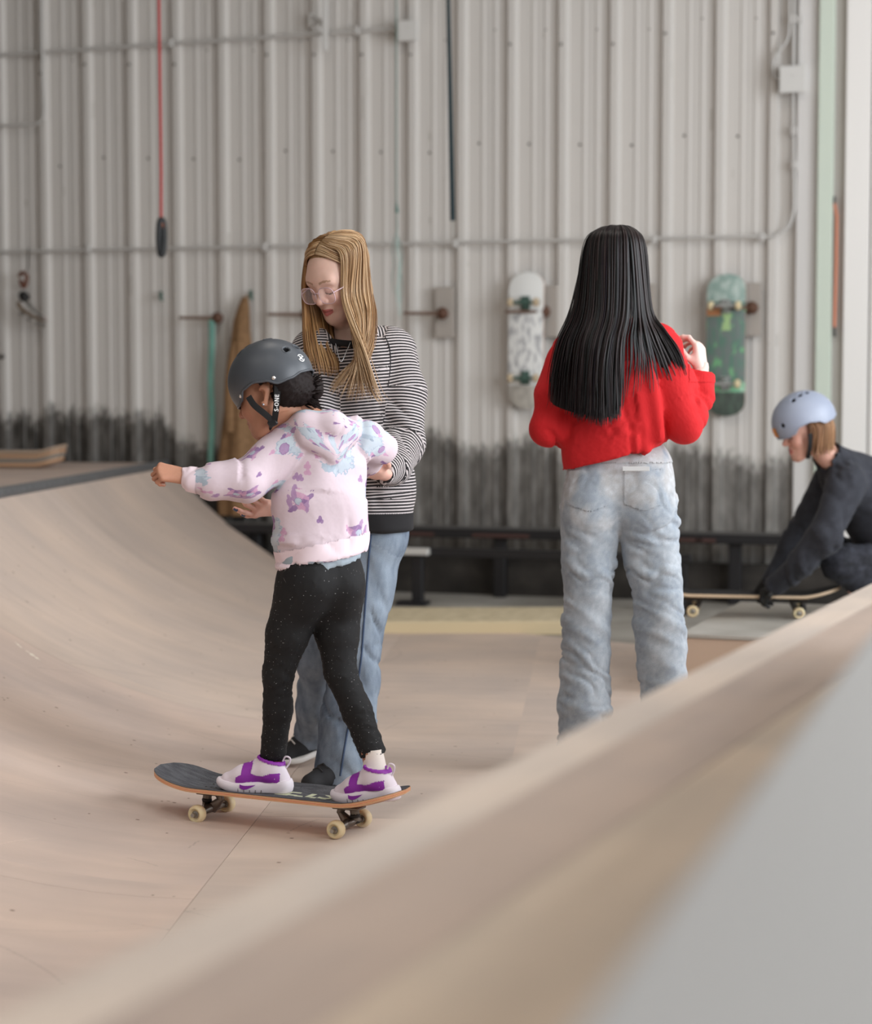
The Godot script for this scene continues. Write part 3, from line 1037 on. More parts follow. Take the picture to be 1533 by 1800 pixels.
	var cord := thing("cord", "thin teal cord hanging from the roof with a frayed ribbon", "cord")
	put(Geo.new().tube([at(697, -160, 11.2), at(697, 372, 11.2)], 0.0035, 6), "line", teal, cord)
	put(Geo.new().tube([at(697, 355, 11.2), at(698, 374, 11.2)], [0.004, 0.011], 7), "knot", teal, cord)
	for k in 4:
		var pts := []
		for i in 9: pts.append(at(697 + [-6, 2, 6, 9][k] * minf(1.0, i * 0.4) + sin(i * 1.7 + k) * 2.0, 395 - 20 * int(i == 0) + i * [15, 20, 21, 17][k], 11.2 + 0.01 * k))
		put(Geo.new().tube(pts, [0.004, 0.007, 0.01, 0.008, 0.011, 0.009, 0.012, 0.008, 0.005], 6, true, 0.25), "ribbon", [teal, pale, pale, teal][k], cord)
	# pegs on plates
	var rust := mat("rusty steel peg", c8(110, 84, 70), 0.7, 0.3)
	var ply := mat("weathered plate", c8(168, 160, 152), 0.75)
	var knob := mat("dark wooden knob", c8(92, 62, 46), 0.7)
	var pegs := [[382, 559, 0, "peg with a dark knob holding the teal webbing"], [538, 553, 0, "peg on the wall behind the blonde person"], [778, 551, 782, "peg with a square plate right of the blonde person"], [957, 548, 966, "peg under the white hung skateboard"], [1322, 541, 1323, "peg under the green hung skateboard"]]
	for q in pegs:
		var t := thing("wall_peg", "rusty " + q[3], "wall peg", Vector3.ZERO, 0.0, "pegs along the wall")
		if q[2] > 0:
			put(Geo.new().box(wall_at(q[2], 549 if q[2] < 900 else (547 if q[2] < 1000 else 544), 0.012), Vector3(0.125 if q[2] < 900 else 0.10, 0.31, 0.02), 0.004, hb), "plate", ply, t)
		var c := wall_at(q[0], q[1], 0.06)
		put(Geo.new().lathe(c - wall_n() * 0.06, wall_n(), [Vector2(0.0, 0.0), Vector2(0.016, 0.0), Vector2(0.016, 0.03), Vector2(0.034, 0.045), Vector2(0.038, 0.062), Vector2(0.03, 0.08), Vector2(0.0, 0.088)], 14), "knob", knob, t)
		var dir := (-wall_u() * 0.88 + wall_n() * 0.475).normalized()
		put(Geo.new().tube([c, c + dir * 0.24], [0.0105, 0.009], 8), "rod", rust, t)
	# plate behind the dark-haired person
	var pp := thing("wall_plate", "square weathered plate partly hidden by the long black hair", "plate")
	put(Geo.new().box(wall_at(1136, 545, 0.012), Vector3(0.115, 0.31, 0.02), 0.004, hb), "plate", ply, pp)
	put(Geo.new().lathe(wall_at(1130, 545, 0.02), wall_n(), [Vector2(0.02, 0.0), Vector2(0.03, 0.02), Vector2(0.0, 0.03)], 12), "knob", knob, pp)
	# teal webbing over the first peg
	var web := thing("webbing", "long teal webbing hanging from a peg beside the brown coat", "webbing")
	var wp := []
	for i in 13: wp.append(wall_at(371.5 + sin(i * 0.9) * 1.2, 556 + i * 21.5, 0.075 + 0.004 * sin(i * 1.3)))
	put(Geo.new().tube(wp, 0.021, 8, true, 0.18, wall_n()), "strap", mat("teal webbing", c8(136, 190, 176), 0.7, 0.0, {"albedo_texture": noise_tex(81, 0.05, Color(0.75, 0.78, 0.78), Color(1, 1, 1), 128, 3)}), web)
	# small hooks
	for q in [[283, 522, "small dark green hook alone on the left of the wall"], [441, 520, "small green hook holding the brown coat"]]:
		var t := thing("wall_hook", q[2], "hook")
		put(Geo.new().tube(smooth_path([wall_at(q[0] - 1, q[1] - 6, 0.0), wall_at(q[0] - 2, q[1] - 2, 0.04), wall_at(q[0], q[1] + 5, 0.05), wall_at(q[0] + 4, q[1] + 6, 0.04)], 4), 0.006, 8), "hook", mat("dark green enamel", c8(66, 98, 86), 0.5), t)
		put(Geo.new().box(wall_at(q[0], q[1] - 3, 0.004), Vector3(0.022, 0.05, 0.01), 0.003, hb), "back_plate", mat("dark green enamel", c8(66, 98, 86), 0.5), t)
	var lh := thing("wall_peg", "dark steel peg at the left edge of the wall", "wall peg", Vector3.ZERO, 0.0, "pegs along the wall")
	put(Geo.new().tube([wall_at(6, 627, 0.0), wall_at(-12, 628, 0.15)], 0.009, 8), "rod", mat("dark peg steel", c8(70, 66, 62), 0.6), lh)
	put(Geo.new().lathe(wall_at(6, 627, -0.01), wall_n(), [Vector2(0.016, 0.0), Vector2(0.016, 0.02), Vector2(0.0, 0.024)], 12), "flange", mat("dark peg steel", c8(70, 66, 62), 0.6), lh)
	# brown coat
	var coat := thing("coat", "brown canvas coat hanging from a hook on the wall", "coat")
	var rows := [[522, 431, 5, 0.02], [540, 428, 10, 0.03], [565, 425, 14, 0.045], [600, 424, 17, 0.06], [650, 424, 20, 0.07], [700, 424, 23, 0.08], [750, 424, 28, 0.09], [800, 424, 33, 0.10], [850, 424, 36, 0.105], [905, 424, 37, 0.10]]
	var cg := Geo.new()
	var sides := 40
	for r in rows:
		for k in sides:
			var a := TAU * k / sides
			var fold := 1.0 + 0.13 * sin(a * 5.0 + 0.6) * clampf((r[0] - 520) / 120.0, 0, 1) + 0.07 * sin(a * 9.0 + r[0] * 0.02)
			cg.p(wall_at(r[1] + cos(a) * r[2] * fold, r[0], 0.03 + r[3]) + wall_n() * (sin(a) * r[3] * fold * 0.9), Vector2(float(k) / sides, r[0] / 200.0))
	for i in rows.size() - 1:
		for k in sides:
			var a := i * sides + k
			var b := i * sides + (k + 1) % sides
			cg.quad(a, b, b + sides, a + sides)
	cg.outward()
	var canvas := mat("brown canvas", c8(150, 116, 82), 0.85, 0.0, {"albedo_texture": noise_tex(91, 0.02, Color(0.78, 0.76, 0.72), Color(1, 1, 1), 256, 4), "uv1_triplanar": true, "uv1_scale": Vector3(4, 4, 4)})
	put(cg, "body", canvas, coat)
	var sl := []
	for q in [[414, 600, 0.12], [408, 640, 0.14], [405, 700, 0.16], [407, 760, 0.17]]: sl.append(wall_at(q[0], q[1], q[2]))
	put(Geo.new().tube(smooth_path(sl, 4), [0.02, 0.026, 0.03, 0.032, 0.034, 0.036, 0.038, 0.039, 0.04, 0.041, 0.042, 0.042, 0.042], 12), "sleeve", canvas, coat)
	put(Geo.new().tube([wall_at(436, 516, 0.05), wall_at(433, 524, 0.05), wall_at(429, 526, 0.05)], 0.004, 6), "hanging_loop", canvas, coat)
	# old roller skate on a cord
	var sk := thing("roller_skate", "old roller skate hanging on a cord at the left of the wall", "roller skate")
	put(Geo.new().tube([wall_at(50, 436, 0.03), wall_at(49, 470, 0.06), wall_at(42, 484, 0.07)], 0.004, 6), "cord", mat("dark cord", c8(70, 66, 60), 0.8), sk)
	put(Geo.new().tube(smooth_path([wall_at(34, 486, 0.08), wall_at(40, 479, 0.08), wall_at(47, 487, 0.08), wall_at(42, 506, 0.08), wall_at(36, 492, 0.08)], 4), 0.020, 8, true, 0.6), "leather_strap", mat("red-brown leather", c8(104, 62, 44), 0.6), sk)
	put(Geo.new().tube(smooth_path([wall_at(37, 514, 0.1), wall_at(42, 521, 0.1), wall_at(49, 525, 0.1)], 4), [0.02, 0.024, 0.028, 0.032, 0.034, 0.034, 0.032, 0.028, 0.022], 10), "cuff", mat("black leather cuff", c8(26, 24, 24), 0.5), sk)
	put(Geo.new().tube(smooth_path([wall_at(31, 531, 0.08), wall_at(38, 543, 0.08), wall_at(55, 554, 0.08), wall_at(72, 562, 0.08), wall_at(82, 564, 0.08)], 4), [0.016, 0.02, 0.024, 0.025, 0.024, 0.022, 0.021, 0.02, 0.02, 0.019, 0.018, 0.018, 0.017, 0.016, 0.014, 0.012, 0.008], 10, true, 0.55), "sole", mat("worn tan sole", c8(122, 104, 86), 0.7), sk)
	put(Geo.new().tube(smooth_path([wall_at(45, 530, 0.1), wall_at(54, 538, 0.1), wall_at(63, 548, 0.1), wall_at(78, 558, 0.1)], 4), [0.018, 0.019, 0.02, 0.02, 0.019, 0.018, 0.017, 0.016, 0.015, 0.014, 0.012, 0.01, 0.008], 8, true, 0.6), "upper", mat("grey mottled upper", c8(112, 108, 102), 0.7), sk)
	for q in [[40, 552], [54, 561], [68, 569], [78, 572]]:
		put(Geo.new().lathe(wall_at(q[0], q[1], 0.07), wall_n(), [Vector2(0, 0.0), Vector2(0.013, 0.0), Vector2(0.015, 0.012), Vector2(0.013, 0.024), Vector2(0, 0.024)], 12), "wheel", mat("grey skate wheel", c8(130, 124, 118), 0.6), sk)
	put(Geo.new().lathe(wall_at(80, 559, 0.1), wall_u(), [Vector2(0, -0.014), Vector2(0.012, -0.012), Vector2(0.014, 0.0), Vector2(0.0, 0.016)], 10), "toe_stop", mat("pale rubber toe stop", c8(190, 178, 174), 0.6), sk)
	# orange bungee in the recess
	var bg := thing("bungee_cord", "thin orange bungee cord hanging beside the green jamb", "cord")
	put(Geo.new().tube([wall_at(1467, 358, 0.03), wall_at(1471, 380, 0.03), wall_at(1470, 470, 0.03), wall_at(1467, 575, 0.03)], 0.0085, 8), "cord", mat("orange rubber", c8(214, 136, 106), 0.6), bg)
	for q in [[1467, 345, 1467, 360], [1467, 573, 1468, 592]]:
		put(Geo.new().tube([wall_at(q[0], q[1], 0.03), wall_at(q[2], q[3], 0.03)], 0.007, 8), "end_hook", mat("dark hook steel", c8(72, 72, 70), 0.5), bg)

# ------------------------------------------------------------------ rails and bench along the wall
func build_benches():
	var hb := hall_basis()
	var black := mat("black painted steel rail", c8(34, 33, 35), 0.45, 0.2)
	var rust := mat("rust worn paint", c8(72, 46, 40), 0.7)
	var t := thing("bench", "long black steel bench rail against the wall", "bench")
	var a := wall_at(402, 927, 0.20)
	var b := wall_at(1440, 932, 0.20)
	var mid := (a + b) * 0.5
	mid.y = a.y
	var len := (b - a).length()
	put(Geo.new().box(mid, Vector3(len, 0.055, 0.16), 0.006, hb), "seat_rail", black, t)
	put(Geo.new().box(mid + Vector3(0, 0.031, 0), Vector3(len, 0.008, 0.162), 0.002, hb), "top_strip", mat("worn grey top strip", c8(86, 84, 82), 0.6), t)
	for q in [[880, 0.35], [1190, 0.3], [1240, 0.12], [740, 0.16]]:
		var c := wall_at(q[0], 934, 0.283)
		put(Geo.new().box(Vector3(c.x, mid.y - 0.008, c.z), Vector3(q[1], 0.022, 0.004), 0.001, hb), "rust_patch", rust, t)
	for x in [450, 880, 1293]:
		var c := wall_at(x, 990, 0.20)
		put(Geo.new().box(Vector3(c.x, (mid.y - 0.03) * 0.5 - 0.006, c.z), Vector3(0.07, mid.y - 0.015, 0.07), 0.005, hb), "post", black, t)
	var g := thing("grind_rail", "low black grind rail in front of the bench with a pale plate", "rail")
	var a2 := wall_at(560, 965, 0.75)
	var b2 := wall_at(1216, 968, 0.75)
	var m2 := (a2 + b2) * 0.5
	m2.y = a2.y
	put(Geo.new().box(m2, Vector3((b2 - a2).length(), 0.05, 0.06), 0.006, hb), "rail", black, g)
	for x in [735, 1198]:
		var c := wall_at(x, 1000, 0.75)
		put(Geo.new().box(Vector3(c.x, (m2.y - 0.02) * 0.5 - 0.006, c.z), Vector3(0.065, m2.y - 0.01, 0.05), 0.005, hb), "leg", black, g)
		put(Geo.new().box(Vector3(c.x - 0.03, 0.0, c.z), Vector3(0.18, 0.022, 0.12), 0.004, hb), "foot_plate", black, g)
	var pc := wall_at(725, 966, 0.80)
	put(Geo.new().box(Vector3(pc.x, m2.y + 0.004, pc.z), Vector3(0.20, 0.04, 0.05), 0.005, hb), "pale_plate", mat("bare pale plate", c8(205, 203, 198), 0.5, 0.2), g)
	# added dark strip: the shaded void under the bench put into colour
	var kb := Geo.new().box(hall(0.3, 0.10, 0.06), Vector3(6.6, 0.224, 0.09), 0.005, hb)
	structure(kb, "bench_shade_strip", mat("added dark strip for bench shade", c8(66, 61, 56), 0.8, 0.0, {"albedo_texture": noise_tex(95, 0.02, Color(0.5, 0.48, 0.46), Color(1, 1, 1), 256, 4), "uv1_triplanar": true}), "added dark strip for bench shade at the foot of the steel wall")

# ------------------------------------------------------------------ smooth bodies: capsules joined by a smooth minimum, meshed as surface nets
class Prim:
	var a: Vector3
	var b: Vector3
	var ra: float
	var rb: float
	var k: float
	var n := Vector3.ZERO      # direction in which the section is squeezed
	var f := 1.0
	var cut := false
	var group := 0
	var v0 := 0.0              # where along the cloth this piece starts
	var fold := 0.0            # depth of folds
	var ring := 1.0            # how much the folds run round the limb
	var plane := []
	func dist(p: Vector3) -> float:
		var q := p - a
		if f != 1.0: q += n * (q.dot(n) * (1.0 / f - 1.0))
		var ba := b - a
		var l := ba.length_squared()
		var t := 0.0 if l < 1e-12 else clampf(q.dot(ba) / l, 0.0, 1.0)
		return (q - ba * t).length() - lerpf(ra, rb, t)

class Field:
	var prims: Array[Prim] = []
	var lo: Vector3
	var h: float
	var nx: int
	var ny: int
	var nz: int
	var v := PackedFloat32Array()
	var k_now := 0.03
	var group_now := 0
	var fold_now := 0.0
	var ring_now := 1.0
	func clip(p: Vector3, n: Vector3, near := Vector3.ZERO, reach := 0.0) -> void:   # cuts what has been joined so far beyond the plane
		var q := Prim.new()
		q.cut = true
		q.plane = [p, n.normalized(), near, reach]
		prims.append(q)
	func cap(a: Vector3, b: Vector3, ra: float, rb: float, k := -1.0, n := Vector3.ZERO, f := 1.0) -> Prim:
		var p := Prim.new()
		p.a = a; p.b = b; p.ra = ra; p.rb = rb
		p.k = k_now if k < 0.0 else k
		p.n = n.normalized() if n != Vector3.ZERO else n
		p.f = f
		p.group = group_now
		p.fold = fold_now
		p.ring = ring_now
		prims.append(p)
		return p
	func chain(pts: Array, rs: Array, k := -1.0, n := Vector3.ZERO, f := 1.0) -> void:
		var along := 0.0
		for i in pts.size() - 1:
			var p := cap(pts[i], pts[i + 1], rs[i], rs[i + 1], k, n, f)
			p.v0 = along
			along += (pts[i + 1] - pts[i]).length()
	func ball(c: Vector3, r: float, k := -1.0, n := Vector3.ZERO, f := 1.0) -> Prim:
		return cap(c, c + Vector3(0, 1e-5, 0), r, r, k, n, f)
	func carve(a: Vector3, b: Vector3, ra: float, rb: float, k := 0.01, n := Vector3.ZERO, f := 1.0) -> void:
		var p := cap(a, b, ra, rb, k, n, f)
		p.cut = true
	func fill(cell: float) -> void:
		h = cell
		var hi := Vector3(-1e9, -1e9, -1e9)
		lo = Vector3(1e9, 1e9, 1e9)
		for p in prims:
			if p.cut: continue
			var r := maxf(p.ra, p.rb) * 1.04 + 2.5 * h
			for q in [p.a, p.b]:
				lo = lo.min(q - Vector3(r, r, r))
				hi = hi.max(q + Vector3(r, r, r))
		nx = int(ceil((hi.x - lo.x) / h)) + 1
		ny = int(ceil((hi.y - lo.y) / h)) + 1
		nz = int(ceil((hi.z - lo.z) / h)) + 1
		v.resize(nx * ny * nz)
		v.fill(1.0)
		for p in prims:
			if p.plane.size():
				slice_off(p.plane)
				continue
			var a := p.a
			var ba := p.b - p.a
			var inv := 1.0 / maxf(1e-12, ba.length_squared())
			var ra := p.ra
			var dr := p.rb - p.ra
			var k := p.k
			var kk := 0.25 / maxf(k, 1e-6)
			var r := maxf(p.ra, p.rb) + maxf(k, 2.0 * h) + h
			var mn := p.a.min(p.b) - Vector3(r, r, r)
			var mx := p.a.max(p.b) + Vector3(r, r, r)
			var i0 := maxi(0, int((mn.x - lo.x) / h))
			var i1 := mini(nx - 1, int((mx.x - lo.x) / h) + 1)
			var j0 := maxi(0, int((mn.y - lo.y) / h))
			var j1 := mini(ny - 1, int((mx.y - lo.y) / h) + 1)
			var l0 := maxi(0, int((mn.z - lo.z) / h))
			var l1 := mini(nz - 1, int((mx.z - lo.z) / h) + 1)
			var n := p.n
			var squeeze := 1.0 / p.f - 1.0
			var flat := p.f != 1.0
			var cut := p.cut
			for l in range(l0, l1 + 1):
				for j in range(j0, j1 + 1):
					var at := (l * ny + j) * nx + i0
					var q := lo + Vector3(i0 * h, j * h, l * h) - a
					for i in range(i0, i1 + 1):
						var w := q
						if flat: w += n * (q.dot(n) * squeeze)
						var t := w.dot(ba) * inv
						if t < 0.0: t = 0.0
						elif t > 1.0: t = 1.0
						var d := (w - ba * t).length() - ra - dr * t
						var o := v[at]
						if cut:
							d = -d
							var e := k - absf(o - d)
							v[at] = maxf(o, d) + (e * e * kk if e > 0.0 else 0.0)
						else:
							var e := k - absf(o - d)
							if e > 0.0: v[at] = minf(o, d) - e * e * kk
							elif d < o: v[at] = d
						at += 1
						q.x += h
	func slice_off(pl: Array) -> void:
		var p0: Vector3 = pl[0]
		var n0: Vector3 = pl[1]
		var c0: Vector3 = pl[2]
		var reach: float = pl[3]
		var i0 := 0
		var i1 := nx - 1
		var j0 := 0
		var j1 := ny - 1
		var l0 := 0
		var l1 := nz - 1
		if reach > 0.0:
			i0 = clampi(int((c0.x - reach - lo.x) / h), 0, nx - 1)
			i1 = clampi(int((c0.x + reach - lo.x) / h), 0, nx - 1)
			j0 = clampi(int((c0.y - reach - lo.y) / h), 0, ny - 1)
			j1 = clampi(int((c0.y + reach - lo.y) / h), 0, ny - 1)
			l0 = clampi(int((c0.z - reach - lo.z) / h), 0, nz - 1)
			l1 = clampi(int((c0.z + reach - lo.z) / h), 0, nz - 1)
		var step := n0.x * h
		for l in range(l0, l1 + 1):
			for j in range(j0, j1 + 1):
				var at := (l * ny + j) * nx + i0
				var d := (lo + Vector3(i0 * h, j * h, l * h) - p0).dot(n0)
				for i in range(i0, i1 + 1):
					if d > v[at]: v[at] = d
					d += step
					at += 1
	func net() -> Geo:
		var g := Geo.new()
		var ids := PackedInt32Array()
		ids.resize(nx * ny * nz)
		ids.fill(-1)
		var sy := nx
		var sz := nx * ny
		for l in nz - 1:
			for j in ny - 1:
				var b := l * sz + j * sy
				for i in nx - 1:
					var c := b + i
					var a0 := v[c]
					var a1 := v[c + 1]
					var a2 := v[c + sy]
					var a3 := v[c + sy + 1]
					var a4 := v[c + sz]
					var a5 := v[c + sz + 1]
					var a6 := v[c + sz + sy]
					var a7 := v[c + sz + sy + 1]
					var m := int(a0 < 0.0) + int(a1 < 0.0) + int(a2 < 0.0) + int(a3 < 0.0) + int(a4 < 0.0) + int(a5 < 0.0) + int(a6 < 0.0) + int(a7 < 0.0)
					if m == 0 or m == 8: continue
					var s := Vector3.ZERO
					var n := 0
					if (a0 < 0.0) != (a1 < 0.0): s += Vector3(a0 / (a0 - a1), 0, 0); n += 1
					if (a2 < 0.0) != (a3 < 0.0): s += Vector3(a2 / (a2 - a3), 1, 0); n += 1
					if (a4 < 0.0) != (a5 < 0.0): s += Vector3(a4 / (a4 - a5), 0, 1); n += 1
					if (a6 < 0.0) != (a7 < 0.0): s += Vector3(a6 / (a6 - a7), 1, 1); n += 1
					if (a0 < 0.0) != (a2 < 0.0): s += Vector3(0, a0 / (a0 - a2), 0); n += 1
					if (a1 < 0.0) != (a3 < 0.0): s += Vector3(1, a1 / (a1 - a3), 0); n += 1
					if (a4 < 0.0) != (a6 < 0.0): s += Vector3(0, a4 / (a4 - a6), 1); n += 1
					if (a5 < 0.0) != (a7 < 0.0): s += Vector3(1, a5 / (a5 - a7), 1); n += 1
					if (a0 < 0.0) != (a4 < 0.0): s += Vector3(0, 0, a0 / (a0 - a4)); n += 1
					if (a1 < 0.0) != (a5 < 0.0): s += Vector3(1, 0, a1 / (a1 - a5)); n += 1
					if (a2 < 0.0) != (a6 < 0.0): s += Vector3(0, 1, a2 / (a2 - a6)); n += 1
					if (a3 < 0.0) != (a7 < 0.0): s += Vector3(1, 1, a3 / (a3 - a7)); n += 1
					ids[c] = g.p(lo + (Vector3(i, j, l) + s / n) * h)
		for l in range(1, nz - 1):
			for j in range(1, ny - 1):
				var b := l * sz + j * sy
				for i in range(1, nx - 1):
					var c := b + i
					if ids[c] < 0: continue
					var o := v[c] < 0.0
					if o != (v[c + 1] < 0.0):
						if o: g.quad(ids[c - sy - sz], ids[c - sz], ids[c], ids[c - sy])
						else: g.quad(ids[c - sy - sz], ids[c - sy], ids[c], ids[c - sz])
					if o != (v[c + sy] < 0.0):
						if o: g.quad(ids[c - 1 - sz], ids[c - 1], ids[c], ids[c - sz])
						else: g.quad(ids[c - 1 - sz], ids[c - sz], ids[c], ids[c - 1])
					if o != (v[c + sz] < 0.0):
						if o: g.quad(ids[c - 1 - sy], ids[c - sy], ids[c], ids[c - 1])
						else: g.quad(ids[c - 1 - sy], ids[c - 1], ids[c], ids[c - sy])
		return g.outward()
	func nearest(p: Vector3) -> int:
		var best := 0
		var d := 1e9
		for i in prims.size():
			if prims[i].cut: continue
			var e := prims[i].dist(p)
			if e < d:
				d = e
				best = i
		return best

# folds and cloth coordinates: every triangle takes (turn round, length along) of the limb it lies on
func clothe(f: Field, g: Geo, fold_freq := 26.0, ref := Vector3.BACK, wrap := 0.10, seed_off := 0.0, tint = null) -> Geo:
	var n := g.normals()
	for i in g.v.size():
		var p := g.v[i]
		var pr := f.prims[f.nearest(p)]
		if pr.fold == 0.0: continue
		var ax := (pr.b - pr.a).normalized()
		var q := p - pr.a
		var along := q.dot(ax)
		var perp := q - ax * along
		var side := ax.cross(Vector3(0.3, 0.2, 0.93)).normalized()
		var around := perp * lerpf(fold_freq, fold_freq * 0.20, pr.ring)
		var down := along * lerpf(fold_freq * 0.20, fold_freq, pr.ring) + perp.dot(side) * fold_freq * 0.45
		var w := noise_b.get_noise_3d(around.x + seed_off + pr.v0 * fold_freq, around.y + down, around.z)
		var w2 := noise_b.get_noise_3d(p.x * 6.0 + seed_off, p.y * 6.0, p.z * 6.0)
		var where := clampf(0.5 + 1.3 * noise_b.get_noise_3d(p.x * 4.0 + 9.0, p.y * 4.0 + seed_off, p.z * 4.0), 0.1, 1.0)
		var crease := maxf(0.0, 1.0 - absf(w) * 2.3)
		g.v[i] = p + n[i] * pr.fold * (0.5 * w2 + 0.45 * w - crease * sqrt(crease) * where)
	n = g.normals()
	var out := Geo.new()
	var nn := PackedVector3Array()
	var made := {}
	for i in range(0, g.idx.size(), 3):
		var c := (g.v[g.idx[i]] + g.v[g.idx[i + 1]] + g.v[g.idx[i + 2]]) / 3.0
		var pi := f.nearest(c)
		var pr := f.prims[pi]
		var ax := (pr.b - pr.a).normalized()
		var x := (ref - ax * ref.dot(ax)).normalized()
		var y := ax.cross(x)
		for e in 3:
			var vi := g.idx[i + e]
			var key := vi * 64 + pi
			if not made.has(key):
				var q := g.v[vi] - pr.a
				var a := atan2(q.dot(y), q.dot(x))
				if tint != null: out.tint = tint.call(g.v[vi], n[vi], pr, q.dot(ax))
				made[key] = out.p(g.v[vi], Vector2(a * wrap, pr.v0 + q.dot(ax)))
				nn.append(n[vi])
			out.idx.append(made[key])
	out.nrm = nn
	return out

# ------------------------------------------------------------------ heads and hands
# head frame: +z the face, +y the crown, +x the person's left ear; origin between the ears
func head_geo(neck_end: Vector3, neck_r: float, skin: Color, lip: Color, brow: Color, cell := 0.003, round := 1.0, ears := true) -> Geo:
	var f := Field.new()
	f.k_now = 0.03
	f.cap(Vector3(0, 0.045, -0.035), Vector3(0, 0.042, 0.012), 0.079, 0.072, 0.02, Vector3.RIGHT, 0.96)
	f.cap(Vector3(0, 0.01, 0.028), Vector3(0, -0.055, 0.036), 0.060, 0.046, 0.04)
	for s in [-1.0, 1.0]:
		f.cap(Vector3(s * 0.052, -0.04, -0.005), Vector3(s * 0.018, -0.094, 0.058), 0.020, 0.016, 0.035)
		f.ball(Vector3(s * 0.036, -0.030, 0.060), 0.021 * round, 0.025)
	f.ball(Vector3(0, -0.096, 0.068), 0.016, 0.02)
	f.cap(Vector3(-0.034, 0.028, 0.070), Vector3(0.034, 0.028, 0.070), 0.015, 0.015, 0.025)
	f.cap(Vector3(0, -0.058, 0.070), Vector3(0, -0.070, 0.072), 0.017, 0.015, 0.015)
	for s in [-1.0, 1.0]:
		f.carve(Vector3(s * 0.024, 0.001, 0.104), Vector3(s * 0.042, 0.001, 0.097), 0.0165, 0.0165, 0.012)
	f.cap(Vector3(0, 0.016, 0.080), Vector3(0, -0.026, 0.099), 0.0075, 0.0095, 0.012)
	f.ball(Vector3(0, -0.029, 0.101), 0.0105, 0.008)
	for s in [-1.0, 1.0]:
		f.ball(Vector3(s * 0.0115, -0.032, 0.091), 0.0075, 0.006)
		f.cap(Vector3(s * 0.027, 0.0, 0.0745), Vector3(s * 0.036, 0.0, 0.0725), 0.0135, 0.0125, 0.004)
		f.cap(Vector3(s * 0.021, -0.0625, 0.077), Vector3(s * 0.004, -0.0585, 0.0865), 0.0045, 0.0062, 0.004)
		f.cap(Vector3(s * 0.019, -0.0665, 0.077), Vector3(0, -0.0725, 0.0855), 0.0045, 0.0068, 0.004)
	f.cap(Vector3(0, -0.04, -0.022), neck_end, neck_r * 0.95, neck_r, 0.035)
	# ears
	for s in ([-1.0, 1.0] if ears else []):
		f.cap(Vector3(s * 0.078, 0.012, -0.022), Vector3(s * 0.074, -0.024, -0.008), 0.019, 0.011, 0.008, Vector3(1, 0, -s * 0.35), 0.42)
		f.carve(Vector3(s * 0.086, 0.006, -0.012), Vector3(s * 0.083, -0.012, -0.006), 0.010, 0.007, 0.004)
	f.fill(cell)
	var g := f.net()
	for i in g.v.size():
		var p := g.v[i]
		var c := skin
		var n := noise_a.get_noise_3d(p.x * 40.0, p.y * 40.0, p.z * 40.0)
		c = c * (1.0 + 0.05 * n)
		if p.z > 0.05:
			var ax := absf(p.x)
			# cheeks and nose carry more blood
			var blush := exp(-((ax - 0.040) * (ax - 0.040) + (p.y + 0.030) * (p.y + 0.030)) / 0.0006) + 0.6 * exp(-(p.x * p.x + (p.y + 0.03) * (p.y + 0.03)) / 0.0002)
			c = c.lerp(Color(c.r * 1.02, c.g * 0.80, c.b * 0.78), clampf(blush, 0, 1) * 0.6)
			# lips
			var up := -0.0655 + 0.0035 * ax / 0.02
			if ax < 0.0215 and p.z > 0.072:
				var hi := -0.0555 - 0.004 * (ax / 0.0235) * (ax / 0.0235) - 0.0015 * exp(-ax * ax / 0.000012)
				var lw := -0.0775 + 0.010 * (ax / 0.0235) * (ax / 0.0235)
				if p.y < hi and p.y > lw:
					c = lip
					if absf(p.y - up) < 0.0013: c = lip * 0.35
			# brows
			var by := 0.0255 + 0.006 * sin(clampf((ax - 0.012) / 0.036, 0, 1) * PI * 0.75)
			if ax > 0.012 and ax < 0.050 and absf(p.y - by) < 0.0034 - 0.0014 * clampf((ax - 0.03) / 0.02, 0, 1): c = c.lerp(brow, 0.75)
			# lash line of the lowered lid
			var ly := -0.0065 - 0.004 * (1.0 - pow((ax - 0.0315) / 0.0135, 2.0))
			if absf(ax - 0.0315) < 0.0145 and absf(p.y - ly) < 0.0022: c = brow * 0.25
			elif absf(ax - 0.0315) < 0.0145 and p.y > ly and p.y < 0.008: c = c * Color(0.93, 0.86, 0.85)
		c.a = 1.0
		g.col[i] = c
	return g

